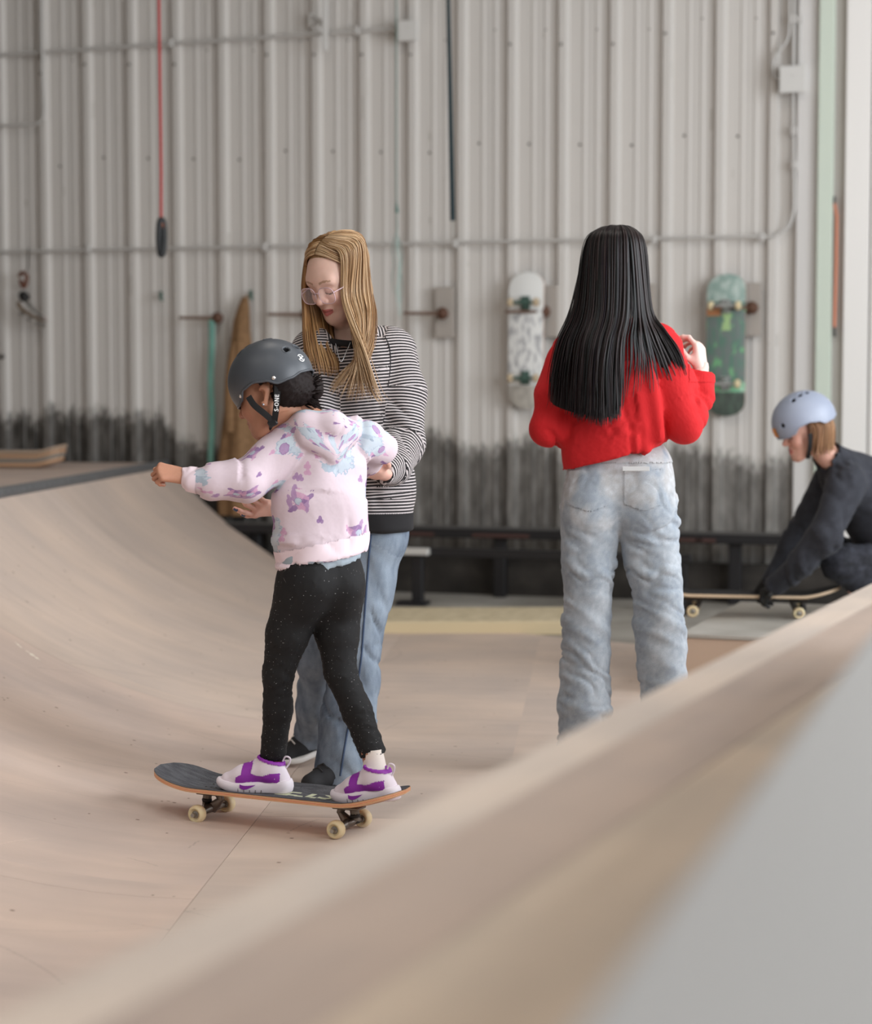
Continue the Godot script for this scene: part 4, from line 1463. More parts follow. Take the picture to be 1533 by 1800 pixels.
# hand frame: wrist at the origin, +z to the fingers, +y the back of the hand, +x the thumb side (mirror for the other hand)
func hand_geo(curl: Array, thumb: Vector3, skin: Color, nail: Color, mirror := false, cell := 0.0032, spread := 0.06, fat := 1.0, wrist := 0.05) -> Geo:
	var f := Field.new()
	var kx := [0.030, 0.010, -0.010, -0.028]
	var kz := [0.086, 0.090, 0.085, 0.075]
	var lens := [[0.038, 0.023, 0.018], [0.042, 0.026, 0.019], [0.038, 0.024, 0.018], [0.030, 0.018, 0.016]]
	f.k_now = 0.014
	f.cap(Vector3(0, 0, -wrist), Vector3(0, 0, 0.005), 0.026 * fat, 0.025 * fat, 0.02, Vector3.UP, 0.78)
	for i in 4:
		f.cap(Vector3(kx[i] * 0.6, 0, 0.01), Vector3(kx[i], 0.002, kz[i]), 0.0145 * fat, 0.0115 * fat, 0.016)
	f.cap(Vector3(0.012, -0.006, 0.015), Vector3(0.026, -0.010, 0.045), 0.015 * fat, 0.013 * fat, 0.016)
	var tips := []
	for i in 4:
		var p := Vector3(kx[i], 0.002, kz[i])
		var yaw: float = -spread * (i - 1.5) * -1.0
		var pitch := 0.0
		var r: float = [0.0092, 0.0095, 0.0090, 0.0080][i] * fat
		for j in 3:
			pitch += curl[i][j]
			var d := Vector3(sin(-yaw) * cos(pitch), -sin(pitch), cos(-yaw) * cos(pitch))
			d.x = (0.06 * (1.5 - i)) * spread / 0.06 * cos(pitch)
			d = d.normalized()
			var q: Vector3 = p + d * lens[i][j]
			f.cap(p, q, r, r * 0.93, 0.004)
			p = q
			r *= 0.93
			if j == 2: tips.append([p, d])
	var t0 := Vector3(0.022, -0.007, 0.022)
	var td := thumb.normalized()
	var t1 := t0 + td * 0.040
	var t2 := t1 + (td * 0.8 + Vector3(-0.25, -0.15, 0.55)).normalized() * 0.030
	var t3 := t2 + (td * 0.55 + Vector3(-0.4, -0.25, 0.7)).normalized() * 0.022
	f.cap(t0, t1, 0.0135 * fat, 0.0108 * fat, 0.012)
	f.cap(t1, t2, 0.0108 * fat, 0.0098 * fat, 0.004)
	f.cap(t2, t3, 0.0098 * fat, 0.0085 * fat, 0.004)
	tips.append([t3, (t3 - t2).normalized()])
	f.fill(cell)
	var g := f.net()
	var nn := g.normals()
	for i in g.v.size():
		var c := skin * (1.0 + 0.06 * noise_a.get_noise_3d(g.v[i].x * 60.0, g.v[i].y * 60.0, g.v[i].z * 60.0))
		for t in tips:
			var e: float = (g.v[i] - t[0]).length()
			if e < 0.017: c = c.lerp(Color(c.r * 1.03, c.g * 0.82, c.b * 0.8), 0.6)
			var back: Vector3 = Vector3.UP - t[1] * t[1].y
			if e < 0.0125 and nn[i].dot(back.normalized()) > 0.62: c = nail
		c.a = 1.0
		g.col[i] = c
	if mirror:
		for i in g.v.size(): g.v[i].x = -g.v[i].x
		g.flip()
	return g

func frame(fwd: Vector3, up: Vector3, where: Vector3, size := 1.0) -> Transform3D:      # z forward, y up, x to the left of the one who looks forward
	var z := fwd.normalized()
	var x := up.cross(z).normalized()
	var y := z.cross(x)
	return Transform3D(Basis(x, y, z).scaled(Vector3(size, size, size)), where)

# ------------------------------------------------------------------ people
func skin_material() -> StandardMaterial3D:
	return mat("skin", Color.WHITE, 0.55, 0.0, {"vertex_color_use_as_albedo": true, "subsurf_scatter_enabled": true, "subsurf_scatter_strength": 0.12})

func person(label: String, body: Geo) -> MeshInstance3D:
	var o := MeshInstance3D.new()
	o.mesh = body.mesh(skin_material())
	o.name = numbered("person")
	add_child(o)
	tag(o, label, "person")
	return o

func solid(f: Field, cell: float, c: Color) -> Geo:
	f.fill(cell)
	var g := f.net()
	for i in g.col.size(): g.col[i] = c
	return g

# keep the triangles that answer yes, lifted along the normal
func patch(g: Geo, lift: float, pick: Callable) -> Geo:
	var n := g.nrm if g.nrm.size() == g.v.size() else g.normals()
	var out := Geo.new()
	var made := {}
	for i in range(0, g.idx.size(), 3):
		var c := (g.v[g.idx[i]] + g.v[g.idx[i + 1]] + g.v[g.idx[i + 2]]) / 3.0
		if not pick.call(c, n[g.idx[i]]): continue
		for e in 3:
			var vi := g.idx[i + e]
			if not made.has(vi):
				out.tint = g.col[vi]
				made[vi] = out.p(g.v[vi] + n[vi] * lift, g.uv[vi])
				out.nrm.append(n[vi])
			out.idx.append(made[vi])
	return out

# ------------------------------------------------------------------ shoes: +x the toe, +y up, sole at y = 0
func sole_half(u: float) -> float:          # u from 0 (heel) to 1 (toe)
	var w := 0.150 + 0.035 * sin(clampf((u - 0.25) / 0.75, 0, 1) * PI) - 0.012 * sin(clampf(u / 0.7, 0, 1) * PI)
	if u < 0.16: w *= sqrt(maxf(0.0, 1.0 - pow((0.16 - u) / 0.16, 2.2)))
	if u > 0.72: w *= sqrt(maxf(0.0, 1.0 - pow((u - 0.72) / 0.28, 2.3)))
	return w

func sole_geo(len: float, thick: float, bulge: float) -> Geo:
	var g := Geo.new()
	var n := 40
	var rings := [[0.90, 0.0], [1.0, 0.12], [1.0 + bulge, 0.42], [1.0 + bulge * 0.7, 0.72], [0.96, 0.97], [0.86, 1.0]]
	for r in rings:
		for k in n * 2:
			var u := float(k) / n if k < n else 2.0 - float(k) / n
			u = 0.5 - 0.5 * cos(u * PI)
			var s := 1.0 if k < n else -1.0
			var spring := 0.10 * len * pow(maxf(0.0, u - 0.70) / 0.30, 2.0) * 0.6
			var th := thick * (1.15 - 0.45 * u)
			var z: float = sole_half(u) * len * 1.05 * r[0] * s
			if k == 0 or k == n: z = 0.0
			g.p(Vector3((u - 0.5) * len * (1.0 + (r[0] - 1.0) * 0.5), spring + th * r[1], z))
	var m := n * 2
	for i in rings.size() - 1:
		for k in m:
			var a := i * m + k
			var b := i * m + (k + 1) % m
			g.quad(a, b, b + m, a + m)
	for e in [0, rings.size() - 1]:
		var s := g.v.size()
		g.p(Vector3(0, (0.0 if e == 0 else thick * 0.92), 0))
		for k in m:
			var a: int = e * m + k
			var b: int = e * m + (k + 1) % m
			if e == 0: g.tri(s, b, a)
			else: g.tri(s, a, b)
	return g.outward()

func sneaker(parent: Node, xf: Transform3D, len: float, c_sole: Material, c_up: Material, c_over: Material, c_line: Material, side: float) -> void:
	var sh := Node3D.new()
	sh.name = "sneaker"
	parent.add_child(sh, true)
	sh.transform = xf
	put(sole_geo(len, 0.034, 0.05), "sole", c_sole, sh)
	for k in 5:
		put(Geo.new().box(Vector3(len * (0.16 - 0.075 * k), 0.006 + (0.004 if k == 0 else 0.0), side * len * (sole_half(0.66 - 0.075 * k) * 1.05 + 0.0005)), Vector3(0.0022, 0.010, 0.004), 0.0005), "groove_shadow", mat("sole groove shadow rubber", c8(120, 112, 116), 0.8), sh)  # dark strips paint the groove shadows onto the sole side
	var f := Field.new()
	f.k_now = 0.02
	var s := len / 0.22
	f.cap(Vector3(0.072, 0.030, 0) * s, Vector3(0.03, 0.040, 0) * s, 0.027 * s, 0.034 * s, 0.02, Vector3.UP, 0.82)
	f.cap(Vector3(0.03, 0.040, 0) * s, Vector3(-0.03, 0.058, 0) * s, 0.034 * s, 0.036 * s, 0.02)
	f.cap(Vector3(-0.072, 0.035, 0) * s, Vector3(-0.055, 0.055, 0) * s, 0.031 * s, 0.034 * s, 0.02)
	f.cap(Vector3(-0.045, 0.06, 0) * s, Vector3(-0.050, 0.105, 0) * s, 0.037 * s, 0.036 * s, 0.02)
	f.clip(Vector3(0, 0.02, 0), Vector3.DOWN)
	f.clip(Vector3(-0.05, 0.094, 0) * s, Vector3(-0.28, 1, 0))
	f.carve(Vector3(-0.046, 0.088, 0) * s, Vector3(-0.05, 0.14, 0) * s, 0.031 * s, 0.034 * s, 0.002)
	f.fill(0.0038)
	var g := f.net()
	put(g, "upper", c_up, sh)
	put(patch(g, 0.0014, func(c: Vector3, n: Vector3) -> bool:
		var x := c.x / s
		var y := c.y / s
		var band := x > -0.082 and x < 0.045 and y < 0.057 - 0.10 * maxf(0.0, x + 0.01) * 3.2 - 0.15 * maxf(0.0, -x - 0.05) + 0.006 * sin(x * 60.0) and y > 0.033 - 0.25 * maxf(0.0, x - 0.01)
		var tongue := absf(x - 0.014) < 0.013 + 0.1 * (y - 0.05) and y > 0.04
		return (band and absf(n.y) < 0.9) or tongue), "overlay", c_over, sh)
	put(patch(g, 0.0018, func(c: Vector3, n: Vector3) -> bool:
		var q := (c - Vector3(-0.05, 0.094, 0) * s).dot(Vector3(-0.28, 1, 0).normalized())
		return q > -0.007), "collar", c_over, sh)
	var loop := smooth_path([Vector3(-0.083, 0.060, 0.003), Vector3(-0.098, 0.078, 0.004), Vector3(-0.104, 0.096, 0.0), Vector3(-0.092, 0.102, -0.004), Vector3(-0.083, 0.088, -0.003)], 4)
	for i in loop.size(): loop[i] *= s
	put(Geo.new().tube(loop, 0.0028, 7), "heel_loop", c_up, sh)
	# curved tick on the side of the sole
	var tick := Geo.new()
	for k in 13:
		var t := k / 12.0
		var x := (0.030 - 0.045 * t) * s
		var mid := (0.0155 + 0.010 * t * t + 0.006 * pow(1.0 - t, 6.0)) * s
		var w := 0.0056 * sin(clampf(1.0 - t, 0.02, 1.0) * PI * 0.62) * s
		var z := side * (len * sole_half(x / len + 0.5) * 1.05 * 1.05 + 0.0012)
		tick.p(Vector3(x, mid + w, z))
		tick.p(Vector3(x, mid - w, z))
	for k in 12: tick.quad(k * 2, k * 2 + 1, k * 2 + 3, k * 2 + 2)
	if side * (tick.v[1] - tick.v[0]).cross(tick.v[3] - tick.v[0]).z < 0: tick.flip()
	put(tick, "tick_mark", c_over, sh)
	# pale label on the overlay and stitched line over the toe
	var lab := Geo.new()
	lab.box(Vector3(-0.055, 0.0445, 0) * s + Vector3(0, 0, side * 0.0352 * s), Vector3(0.030, 0.0085, 0.002) * s, 0.0008, Basis(Vector3.BACK, 0.1 * side))
	put(lab, "side_label", c_line, sh)
	for k in 3:
		put(Geo.new().tube(smooth_path([Vector3(0.026 - 0.013 * k, 0.066 + 0.008 * k, 0.017) * s, Vector3(0.024 - 0.013 * k, 0.076 + 0.007 * k, 0.0) * s, Vector3(0.026 - 0.013 * k, 0.066 + 0.008 * k, -0.017) * s], 4), 0.0022 * s, 6), "lace", c_line, sh)

# ------------------------------------------------------------------ skate helmets (head frame, centre at the origin)
func helmet_point(az: float, el: float, r: Vector3) -> Vector3:       # az 0 at the face, +90 degrees at the left ear
	return Vector3(sin(az) * cos(el) * r.x, sin(el) * r.y, cos(az) * cos(el) * r.z)

func helmet_rim(az: float) -> float:                                  # height of the rim, metres
	var a := absf(rad_to_deg(az))
	var keys := [[0, -0.047], [35, -0.046], [52, -0.038], [66, -0.012], [84, -0.004], [100, -0.010], [116, -0.026], [135, -0.022], [155, -0.012], [180, -0.010]]
	for i in keys.size() - 1:
		if a <= keys[i + 1][0]:
			var t: float = (a - keys[i][0]) / float(keys[i + 1][0] - keys[i][0])
			return lerpf(keys[i][1], keys[i + 1][1], t * t * (3.0 - 2.0 * t))
	return -0.01

func helmet(parent: Node, xf: Transform3D, r: Vector3, shell: Material, holes: Array, hole_r: float, oblong := 1.0) -> Node3D:
	var t := Node3D.new()
	t.name = "helmet"
	parent.add_child(t, true)
	t.transform = xf
	var na := 132
	var ne := 44
	var g := Geo.new()
	for i in na:
		var az := -PI + TAU * i / na
		var e0 := asin(clampf(helmet_rim(az) / r.y, -1, 1))
		for j in ne + 1:
			g.p(helmet_point(az, lerpf(e0, PI * 0.5, pow(float(j) / ne, 0.9)), r))
	var centres := []
	for h in holes: centres.append(helmet_point(deg_to_rad(h[0]), deg_to_rad(h[1]), r))
	for i in na:
		for j in ne:
			var a := i * (ne + 1) + j
			var b := ((i + 1) % na) * (ne + 1) + j
			var c := (g.v[a] + g.v[b + 1]) * 0.5
			var skip := false
			for h in centres:
				if (c - h).length() < hole_r: skip = true
			if not skip: g.quad(a, b, b + 1, a + 1)
	g.outward()
	put(g, "shell", shell, t)
	# rolled rim and inner face
	var rim := []
	var liner := Geo.new()
	for i in na + 1:
		var az := -PI + TAU * i / na
		var e0 := asin(clampf(helmet_rim(az) / r.y, -1, 1))
		rim.append(helmet_point(az, e0, r * 0.992))
	put(Geo.new().tube(rim, 0.0035, 8, false), "rim", shell, t)
	for i in na:
		var az := -PI + TAU * i / na
		var e0 := asin(clampf(helmet_rim(az) / r.y, -1, 1))
		for k in [0.99, 0.965, 0.90]:
			liner.p(helmet_point(az, e0 + (0.0 if k > 0.97 else (0.02 if k > 0.95 else 0.25)), r * k))
	for i in na:
		for k in 2:
			var a := i * 3 + k
			var b := ((i + 1) % na) * 3 + k
			liner.quad(a, a + 1, b + 1, b)
	put(liner, "liner", mat("black foam liner", c8(20, 20, 22), 0.9), t)
	for h in centres:
		var n := Vector3(h.x / (r.x * r.x), h.y / (r.y * r.y), h.z / (r.z * r.z)).normalized()
		var hr := hole_r
		put(Geo.new().lathe(h, n, [Vector2(hr + 0.0045, -0.0006), Vector2(hr + 0.003, 0.0009), Vector2(hr + 0.0004, -0.0005), Vector2(hr - 0.0005, -0.004)], 22), "vent_lip", shell, t)
		put(Geo.new().lathe(h, n, [Vector2(hr + 0.003, -0.003), Vector2(hr - 0.0003, -0.004), Vector2(hr - 0.001, -0.013), Vector2(0.0, -0.014)], 18), "vent", mat("black foam liner", c8(20, 20, 22), 0.9), t)
	return t

func ribbon(path: Array, width: float, thick: float, normals: Array, uvscale := 1.0) -> Geo:
	var g := Geo.new()
	var n := path.size()
	for i in n:
		var d: Vector3 = (path[mini(i + 1, n - 1)] - path[maxi(i - 1, 0)]).normalized()
		var nn: Vector3 = normals[i] if normals.size() > 1 else normals[0]
		var s := d.cross(nn).normalized()
		var up := s.cross(d).normalized()
		for q in [s * width * 0.5 + up * thick, s * -width * 0.5 + up * thick, s * -width * 0.5, s * width * 0.5]:
			g.p(path[i] + q)
	for i in n - 1:
		for k in 4:
			var a := i * 4 + k
			var b := i * 4 + (k + 1) % 4
			g.quad(a, b, b + 4, a + 4)
	g.quad(3, 2, 1, 0)
	var e := (n - 1) * 4
	g.quad(e, e + 1, e + 2, e + 3)
	return g.outward()

# lay a path onto the nearest front faces of a mesh
func snap(path: Array, g: Geo, lift: float) -> Array:
	var out := []
	for q in path:
		var best := 1e9
		var hit: Vector3 = q
		for i in g.v.size():
			if g.nrm[i].z < 0.1: continue
			var d := Vector2(g.v[i].x - q.x, g.v[i].y - q.y).length_squared() - 0.0004 * g.v[i].z
			if d < best:
				best = d
				hit = Vector3(q.x, q.y, g.v[i].z + lift)
		out.append(hit)
	return out

func text_mesh(words: String, pixel: float, depth: float, m: Material, weight := 800) -> TextMesh:
	var tm := TextMesh.new()
	var f := SystemFont.new()
	f.font_names = PackedStringArray(["Droid Sans"])
	f.font_weight = weight
	tm.font = f
	tm.text = words
	tm.font_size = 32
	tm.pixel_size = pixel
	tm.depth = depth
	tm.material = m
	return tm

func put_text(tm: TextMesh, called: String, parent: Node, xf: Transform3D) -> void:
	var o := MeshInstance3D.new()
	o.name = called
	o.mesh = tm
	parent.add_child(o, true)
	o.transform = xf

# ------------------------------------------------------------------ hoodie print: soft pastel blots, scribbles and small hearts
func print_texture() -> ImageTexture:
	var n := 640
	var im := Image.create(n, n, false, Image.FORMAT_RGB8)
	var base := Color(0.925, 0.862, 0.89)
	im.fill(base)
	var r := RandomNumberGenerator.new()
	r.seed = 21
	var nz := FastNoiseLite.new()
	nz.seed = 4
	nz.frequency = 0.05
	var stamp := func(cx: int, cy: int, rx: float, ry: float, turn: float, c: Color, edge: Color, rough: float):
		var m := int(maxf(rx, ry) * 1.4)
		for y in range(-m, m + 1):
			for x in range(-m, m + 1):
				var q := Vector2(x, y).rotated(turn)
				var d := sqrt(q.x * q.x / (rx * rx) + q.y * q.y / (ry * ry)) + rough * nz.get_noise_2d(cx + x * 1.3, cy + y * 1.3)
				if d < 1.0:
					var px := posmod(cx + x, n)
					var py := posmod(cy + y, n)
					var o := im.get_pixel(px, py)
					var w := 0.5 + 0.5 * nz.get_noise_2d(px * 2.0, py * 2.0)
					im.set_pixel(px, py, edge if d > 0.88 and d < 0.97 and edge.a > 0.5 else o.lerp(c, 0.72 + 0.25 * w))
	var blue := Color(0.78, 0.85, 0.89)
	var grey := Color(0.62, 0.68, 0.74)
	var purple := Color(0.72, 0.58, 0.75)
	var deep := Color(0.60, 0.47, 0.66)
	var pink := Color(0.87, 0.68, 0.80)
	for i in 19:
		var cx := int((i * 0.382 - floorf(i * 0.382)) * n)
		var cy := int(i * n / 19.0)
		var a := r.randf() * TAU
		if i % 2 == 0:
			# pale blue blot group with a purple oval
			stamp.call(cx, cy, 52.0, 40.0, a, blue, Color(0.7, 0.76, 0.82), 0.35)
			stamp.call(cx + 26, cy + 32, 34.0, 27.0, a + 1.0, Color(0.83, 0.89, 0.92), Color(0.72, 0.78, 0.84), 0.3)
			stamp.call(cx - 30, cy - 20, 20.0, 18.0, 0.0, Color(0.70, 0.77, 0.82), Color(0, 0, 0, 0), 0.2)
			stamp.call(cx + 14, cy + 42, 13.0, 21.0, a * 0.3, purple, deep, 0.2)
			stamp.call(cx - 12, cy - 6, 5.0, 7.0, 0.3, grey, Color(0, 0, 0, 0), 0.2)
		else:
			# purple tangle of curved bars
			for k in 7:
				var b := a + k * 0.8
				stamp.call(cx + int(cos(b) * 20.0), cy + int(sin(b) * 14.0), 19.0, 6.0, b * 1.3, [purple, deep, pink][k % 3], Color(0, 0, 0, 0), 0.45)
			stamp.call(cx, cy, 9.0, 9.0, 0.0, blue, deep, 0.2)
		for k in 5:
			var hx := cx + r.randi_range(-85, 85)
			var hy := cy + r.randi_range(-75, 75)
			var hc: Color = [purple, pink, deep][k % 3]
			stamp.call(hx - 4, hy - 2, 5.0, 5.0, 0.0, hc, Color(0, 0, 0, 0), 0.1)
			stamp.call(hx + 4, hy - 2, 5.0, 5.0, 0.0, hc, Color(0, 0, 0, 0), 0.1)
			stamp.call(hx, hy + 4, 4.5, 6.5, 0.0, hc, Color(0, 0, 0, 0), 0.1)
	return ImageTexture.create_from_image(im)

func glitter_texture() -> ImageTexture:
	var n := 512
	var im := Image.create(n, n, false, Image.FORMAT_RGB8)
	im.fill(Color(0.052, 0.05, 0.055))
	var r := RandomNumberGenerator.new()
	r.seed = 5
	for i in 900:
		var y := r.randi_range(0, n - 2)
		if r.randf() > 0.30 + 0.7 * absf(sin(y * TAU / n * 1.0)): continue
		var b := r.randf_range(0.25, 0.85)
		im.fill_rect(Rect2i(r.randi_range(0, n - 2), y, 1 + int(r.randf() < 0.6), 1 + int(r.randf() < 0.6)), Color(b, b, b))
	return ImageTexture.create_from_image(im)

func build_child():
	var sk := lin(176, 124, 98)
	var F := Vector3(-0.35, 0, -0.94).normalized()
	var Hf := Vector3(-0.90, -0.31, -0.28).normalized()
	var Hx := frame(Hf, Vector3.UP, at(476, 668, 5.33))
	var head_c: Vector3 = Hx * Vector3(0, -0.040, 0.018)
	var head_xf := frame(Hf, Vector3.UP, head_c, 0.92)
	var neck_w := at(541, 752, 5.375)
	# body under the clothes
	var f := Field.new()
	f.k_now = 0.02
	f.chain([at(560, 1015, 5.36), at(566, 900, 5.37), at(566, 790, 5.38)], [0.08, 0.08, 0.075])
	f.chain([at(566, 790, 5.38), at(545, 745, 5.37), at(530, 725, 5.36)], [0.07, 0.048, 0.043])
	f.chain([at(514, 780, 5.35), at(428, 850, 5.27), at(330, 838, 5.25)], [0.045, 0.035, 0.024])
	f.chain([at(632, 772, 5.43), at(670, 790, 5.51), at(636, 822, 5.60)], [0.045, 0.035, 0.024])
	f.chain([at(530, 1045, 5.34), at(490, 1185, 5.38), at(479, 1345, 5.43)], [0.06, 0.033, 0.028])
	f.chain([at(598, 1045, 5.40), at(597, 1180, 5.37), at(656, 1338, 5.285)], [0.06, 0.033, 0.028])
	var body := solid(f, 0.02, sk)
	body.add(head_geo(head_xf.affine_inverse() * neck_w, 0.046, sk, lin(170, 92, 84), lin(40, 28, 24), 0.0033, 1.08), head_xf)
	# left hand, loosely closed, knuckles towards the lens
	var fist := [[1.25, 1.35, 0.9], [1.2, 1.35, 0.9], [1.15, 1.3, 0.9], [1.05, 1.3, 0.8]]
	var lh := Transform3D(Basis(), Vector3.ZERO)
	var hz := (at(285, 831, 5.235) - at(326, 838, 5.25)).normalized()
	var hy := Vector3(-0.1, 0.62, 0.78)
	hy = (hy - hz * hy.dot(hz)).normalized()
	lh = Transform3D(Basis(hy.cross(hz), hy, hz).scaled(Vector3.ONE * 0.74), at(322, 837, 5.25))
	body.add(hand_geo(fist, Vector3(0.5, -0.45, 0.75), lin(190, 136, 110), lin(205, 160, 140), true), lh)
	var rz := (at(622, 838, 5.66) - at(640, 824, 5.60)).normalized()
	var ry := Vector3(0, 0.9, 0.3)
	ry = (ry - rz * ry.dot(rz)).normalized()
	body.add(hand_geo([[0.4, 0.5, 0.4], [0.4, 0.5, 0.4], [0.4, 0.5, 0.4], [0.4, 0.5, 0.4]], Vector3(0.6, -0.3, 0.7), sk, lin(205, 160, 140)), Transform3D(Basis(ry.cross(rz), ry, rz).scaled(Vector3.ONE * 0.74), at(640, 824, 5.60)))
	var who := person("child in grey helmet, printed pink hoodie and black leggings balancing on a skateboard", body)
	print("child body ", Time.get_ticks_msec())
	# hoodie
	var h := Field.new()
	h.k_now = 0.045
	h.fold_now = 0.013
	h.ring_now = 0.35
	h.chain([at(564, 1010, 5.365), at(563, 975, 5.365), at(560, 948, 5.365), at(562, 890, 5.37), at(568, 820, 5.385), at(568, 785, 5.39)], [0.116, 0.117, 0.130, 0.128, 0.118, 0.088], 0.03, F, 0.80)
	h.cap(at(520, 775, 5.36), at(622, 768, 5.425), 0.062, 0.060, 0.05, F, 0.85)
	h.fold_now = 0.013
	h.ring_now = 0.8
	h.chain([at(514, 782, 5.35), at(432, 845, 5.275), at(375, 848, 5.26), at(335, 840, 5.25), at(312, 837, 5.25)], [0.066, 0.058, 0.047, 0.029, 0.025], 0.014)
	h.chain([at(628, 770, 5.43), at(664, 783, 5.50), at(648, 806, 5.56), at(630, 826, 5.63)], [0.062, 0.054, 0.044, 0.030], 0.014)
	h.fold_now = 0.004
	h.chain([at(503, 757, 5.33), at(535, 742, 5.295), at(585, 745, 5.30), at(618, 757, 5.37)], [0.026, 0.032, 0.034, 0.026], 0.02)
	h.chain([at(548, 765, 5.29), at(588, 798, 5.275)], [0.042, 0.022], 0.02, F, 0.7)
	h.chain([at(610, 765, 5.33), at(590, 800, 5.275)], [0.034, 0.020], 0.02, F, 0.7)
	h.carve(at(541, 742, 5.37), at(520, 690, 5.35), 0.056, 0.06, 0.012)
	h.clip(at(568, 985, 5.36), Vector3(0.20, -0.975, 0.0))
	h.clip(at(320, 838, 5.25), Vector3(-1, -0.08, 0.05), at(300, 838, 5.25), 0.07)
	h.fill(0.0065)
	var hg := clothe(h, h.net(), 9.0, Vector3(0.15, 0, 1), 0.115, 3.0)
	for i in hg.uv.size(): hg.uv[i] = hg.uv[i] * 1.3
	var cloth := mat("pale pink printed fleece", c8(236, 232, 234), 0.9, 0.0, {"albedo_texture": print_texture(), "normal_enabled": true, "normal_texture": noise_tex(120, 0.15, Color.BLACK, Color.WHITE, 256, 2, true, 2.0), "normal_scale": 0.06})
	var hoodie := put(hg, "hoodie", cloth, who)
	var rib := mat("plain pink ribbing", c8(240, 220, 228), 0.9)
	put(patch(hg, 0.002, func(c: Vector3, n: Vector3) -> bool: return (c - at(568, 985, 5.36)).dot(Vector3(0.20, -0.975, 0.0)) > -0.052 and absf(n.y) < 0.8 and c.y < 1.0), "waistband", rib, hoodie)
	put(patch(hg, 0.002, func(c: Vector3, n: Vector3) -> bool: return c.x < at(346, 838, 5.25).x), "cuff", rib, hoodie)
	print("hoodie ", Time.get_ticks_msec())
	# grey shirt tail
	var u := Field.new()
	u.fold_now = 0.004
	u.cap(at(563, 965, 5.365), at(563, 1020, 5.365), 0.117, 0.124, 0.02, F, 0.80)
	u.clip(at(568, 1000, 5.36), Vector3(0.24, -0.97, 0.0))
	u.clip(at(568, 965, 5.36), Vector3(0, 1, 0))
	u.fill(0.009)
	put(clothe(u, u.net()), "shirt_tail", mat("grey-blue jersey", c8(158, 170, 180), 0.9), who)
	# leggings
	var l := Field.new()
	l.k_now = 0.04
	l.fold_now = 0.0015
	l.cap(at(545, 1005, 5.345), at(582, 1002, 5.385), 0.088, 0.088, 0.05)
	l.cap(at(604, 1030, 5.345), at(598, 1050, 5.355), 0.058, 0.055, 0.04)
	l.cap(at(548, 1034, 5.31), at(542, 1052, 5.32), 0.058, 0.055, 0.04)
	l.chain([at(526, 1045, 5.345), at(505, 1115, 5.36)], [0.070, 0.060], 0.04)
	l.chain([at(598, 1045, 5.40), at(593, 1115, 5.39)], [0.068, 0.060], 0.03)
	l.fold_now = 0.0035
	l.chain([at(505, 1115, 5.36), at(489, 1185, 5.375), at(488, 1245, 5.395), at(479, 1345, 5.43)], [0.060, 0.044, 0.042, 0.035], 0.015)
	l.chain([at(593, 1115, 5.39), at(598, 1180, 5.37), at(627, 1250, 5.335), at(664, 1348, 5.29)], [0.060, 0.044, 0.042, 0.036], 0.015)
	l.clip(at(563, 978, 5.36), Vector3(-0.2, 1, 0))
	l.clip(at(479, 1336, 5.43), Vector3(0, -1, 0.05), at(479, 1350, 5.43), 0.07)
	l.clip(at(656, 1330, 5.29), Vector3(0.25, -1, 0), at(660, 1340, 5.29), 0.07)
	l.fill(0.008)
	var lg := clothe(l, l.net(), 60.0, Vector3.BACK, 0.05, 9.0)
	for i in lg.uv.size(): lg.uv[i] = lg.uv[i] * 2.4
	put(lg, "leggings", mat("black leggings with silver flecks", Color.WHITE, 0.8, 0.0, {"albedo_texture": glitter_texture()}), who)
	# socks and sneakers
	var white := mat("white sneaker sole", c8(240, 230, 238), 0.55)
	var lilac := mat("white lilac knit", c8(236, 224, 234), 0.8)
	var purple := mat("purple sneaker overlay", c8(146, 46, 170), 0.55)
	var pale := mat("pale sneaker print", c8(232, 214, 236), 0.6)
	var sock := mat("cream sock", c8(236, 226, 218), 0.9)
	for q in [[at(479, 1325, 5.43), at(474, 1362, 5.435)], [at(656, 1318, 5.29), at(659, 1354, 5.285)]]:
		put(Geo.new().tube([q[0], q[0].lerp(q[1], 0.5), q[1]], [0.026, 0.030, 0.034], 18), "sock", sock, who)
	var deck := 0.0795 + 0.0115 + 0.0014
	var bx := Vector3(0.9008, 0, 0.4343)
	var lc := Vector3(-0.442, deck, -5.402) + bx * (-0.080) + Vector3(0.0, 0, 0.01)
	var d1 := Vector3(-0.975, 0, -0.22).normalized()
	sneaker(who, Transform3D(Basis(d1, Vector3.UP, d1.cross(Vector3.UP)), lc), 0.222, white, lilac, purple, pale, -1.0 if d1.cross(Vector3.UP).z < 0 else 1.0)
	var rc := Vector3(-0.442, deck + 0.005, -5.402) + bx * 0.277 + Vector3(0, 0, 0.012)
	var d2 := Vector3(-0.86, -0.13, -0.46).normalized()
	var up2 := (Vector3.UP - d2 * d2.y).normalized()
	sneaker(who, Transform3D(Basis(d2, up2, d2.cross(up2)), rc), 0.215, white, lilac, purple, pale, -1.0 if d2.cross(up2).z < 0 else 1.0)
	# hair: dark mass under the helmet and a bun
	var hr := Field.new()
	hr.k_now = 0.02
	hr.cap(Hx * Vector3(0, -0.005, -0.03), Hx * Vector3(0, 0.0, 0.02), 0.082, 0.074)
	hr.cap(Hx * Vector3(0.02, -0.035, -0.05), Hx * Vector3(0.0, -0.05, -0.07), 0.055, 0.045)
	hr.cap(at(520, 692, 5.35), at(548, 688, 5.36), 0.038, 0.028)
	hr.ball(at(552, 680, 5.36), 0.024)
	hr.carve(Hx * Vector3(0.09, -0.05, 0.05), Hx * Vector3(0.09, -0.12, 0.04), 0.06, 0.06, 0.01)
	hr.carve(Hx * Vector3(0.0, -0.09, 0.10), Hx * Vector3(0.0, -0.03, 0.12), 0.09, 0.07, 0.01)
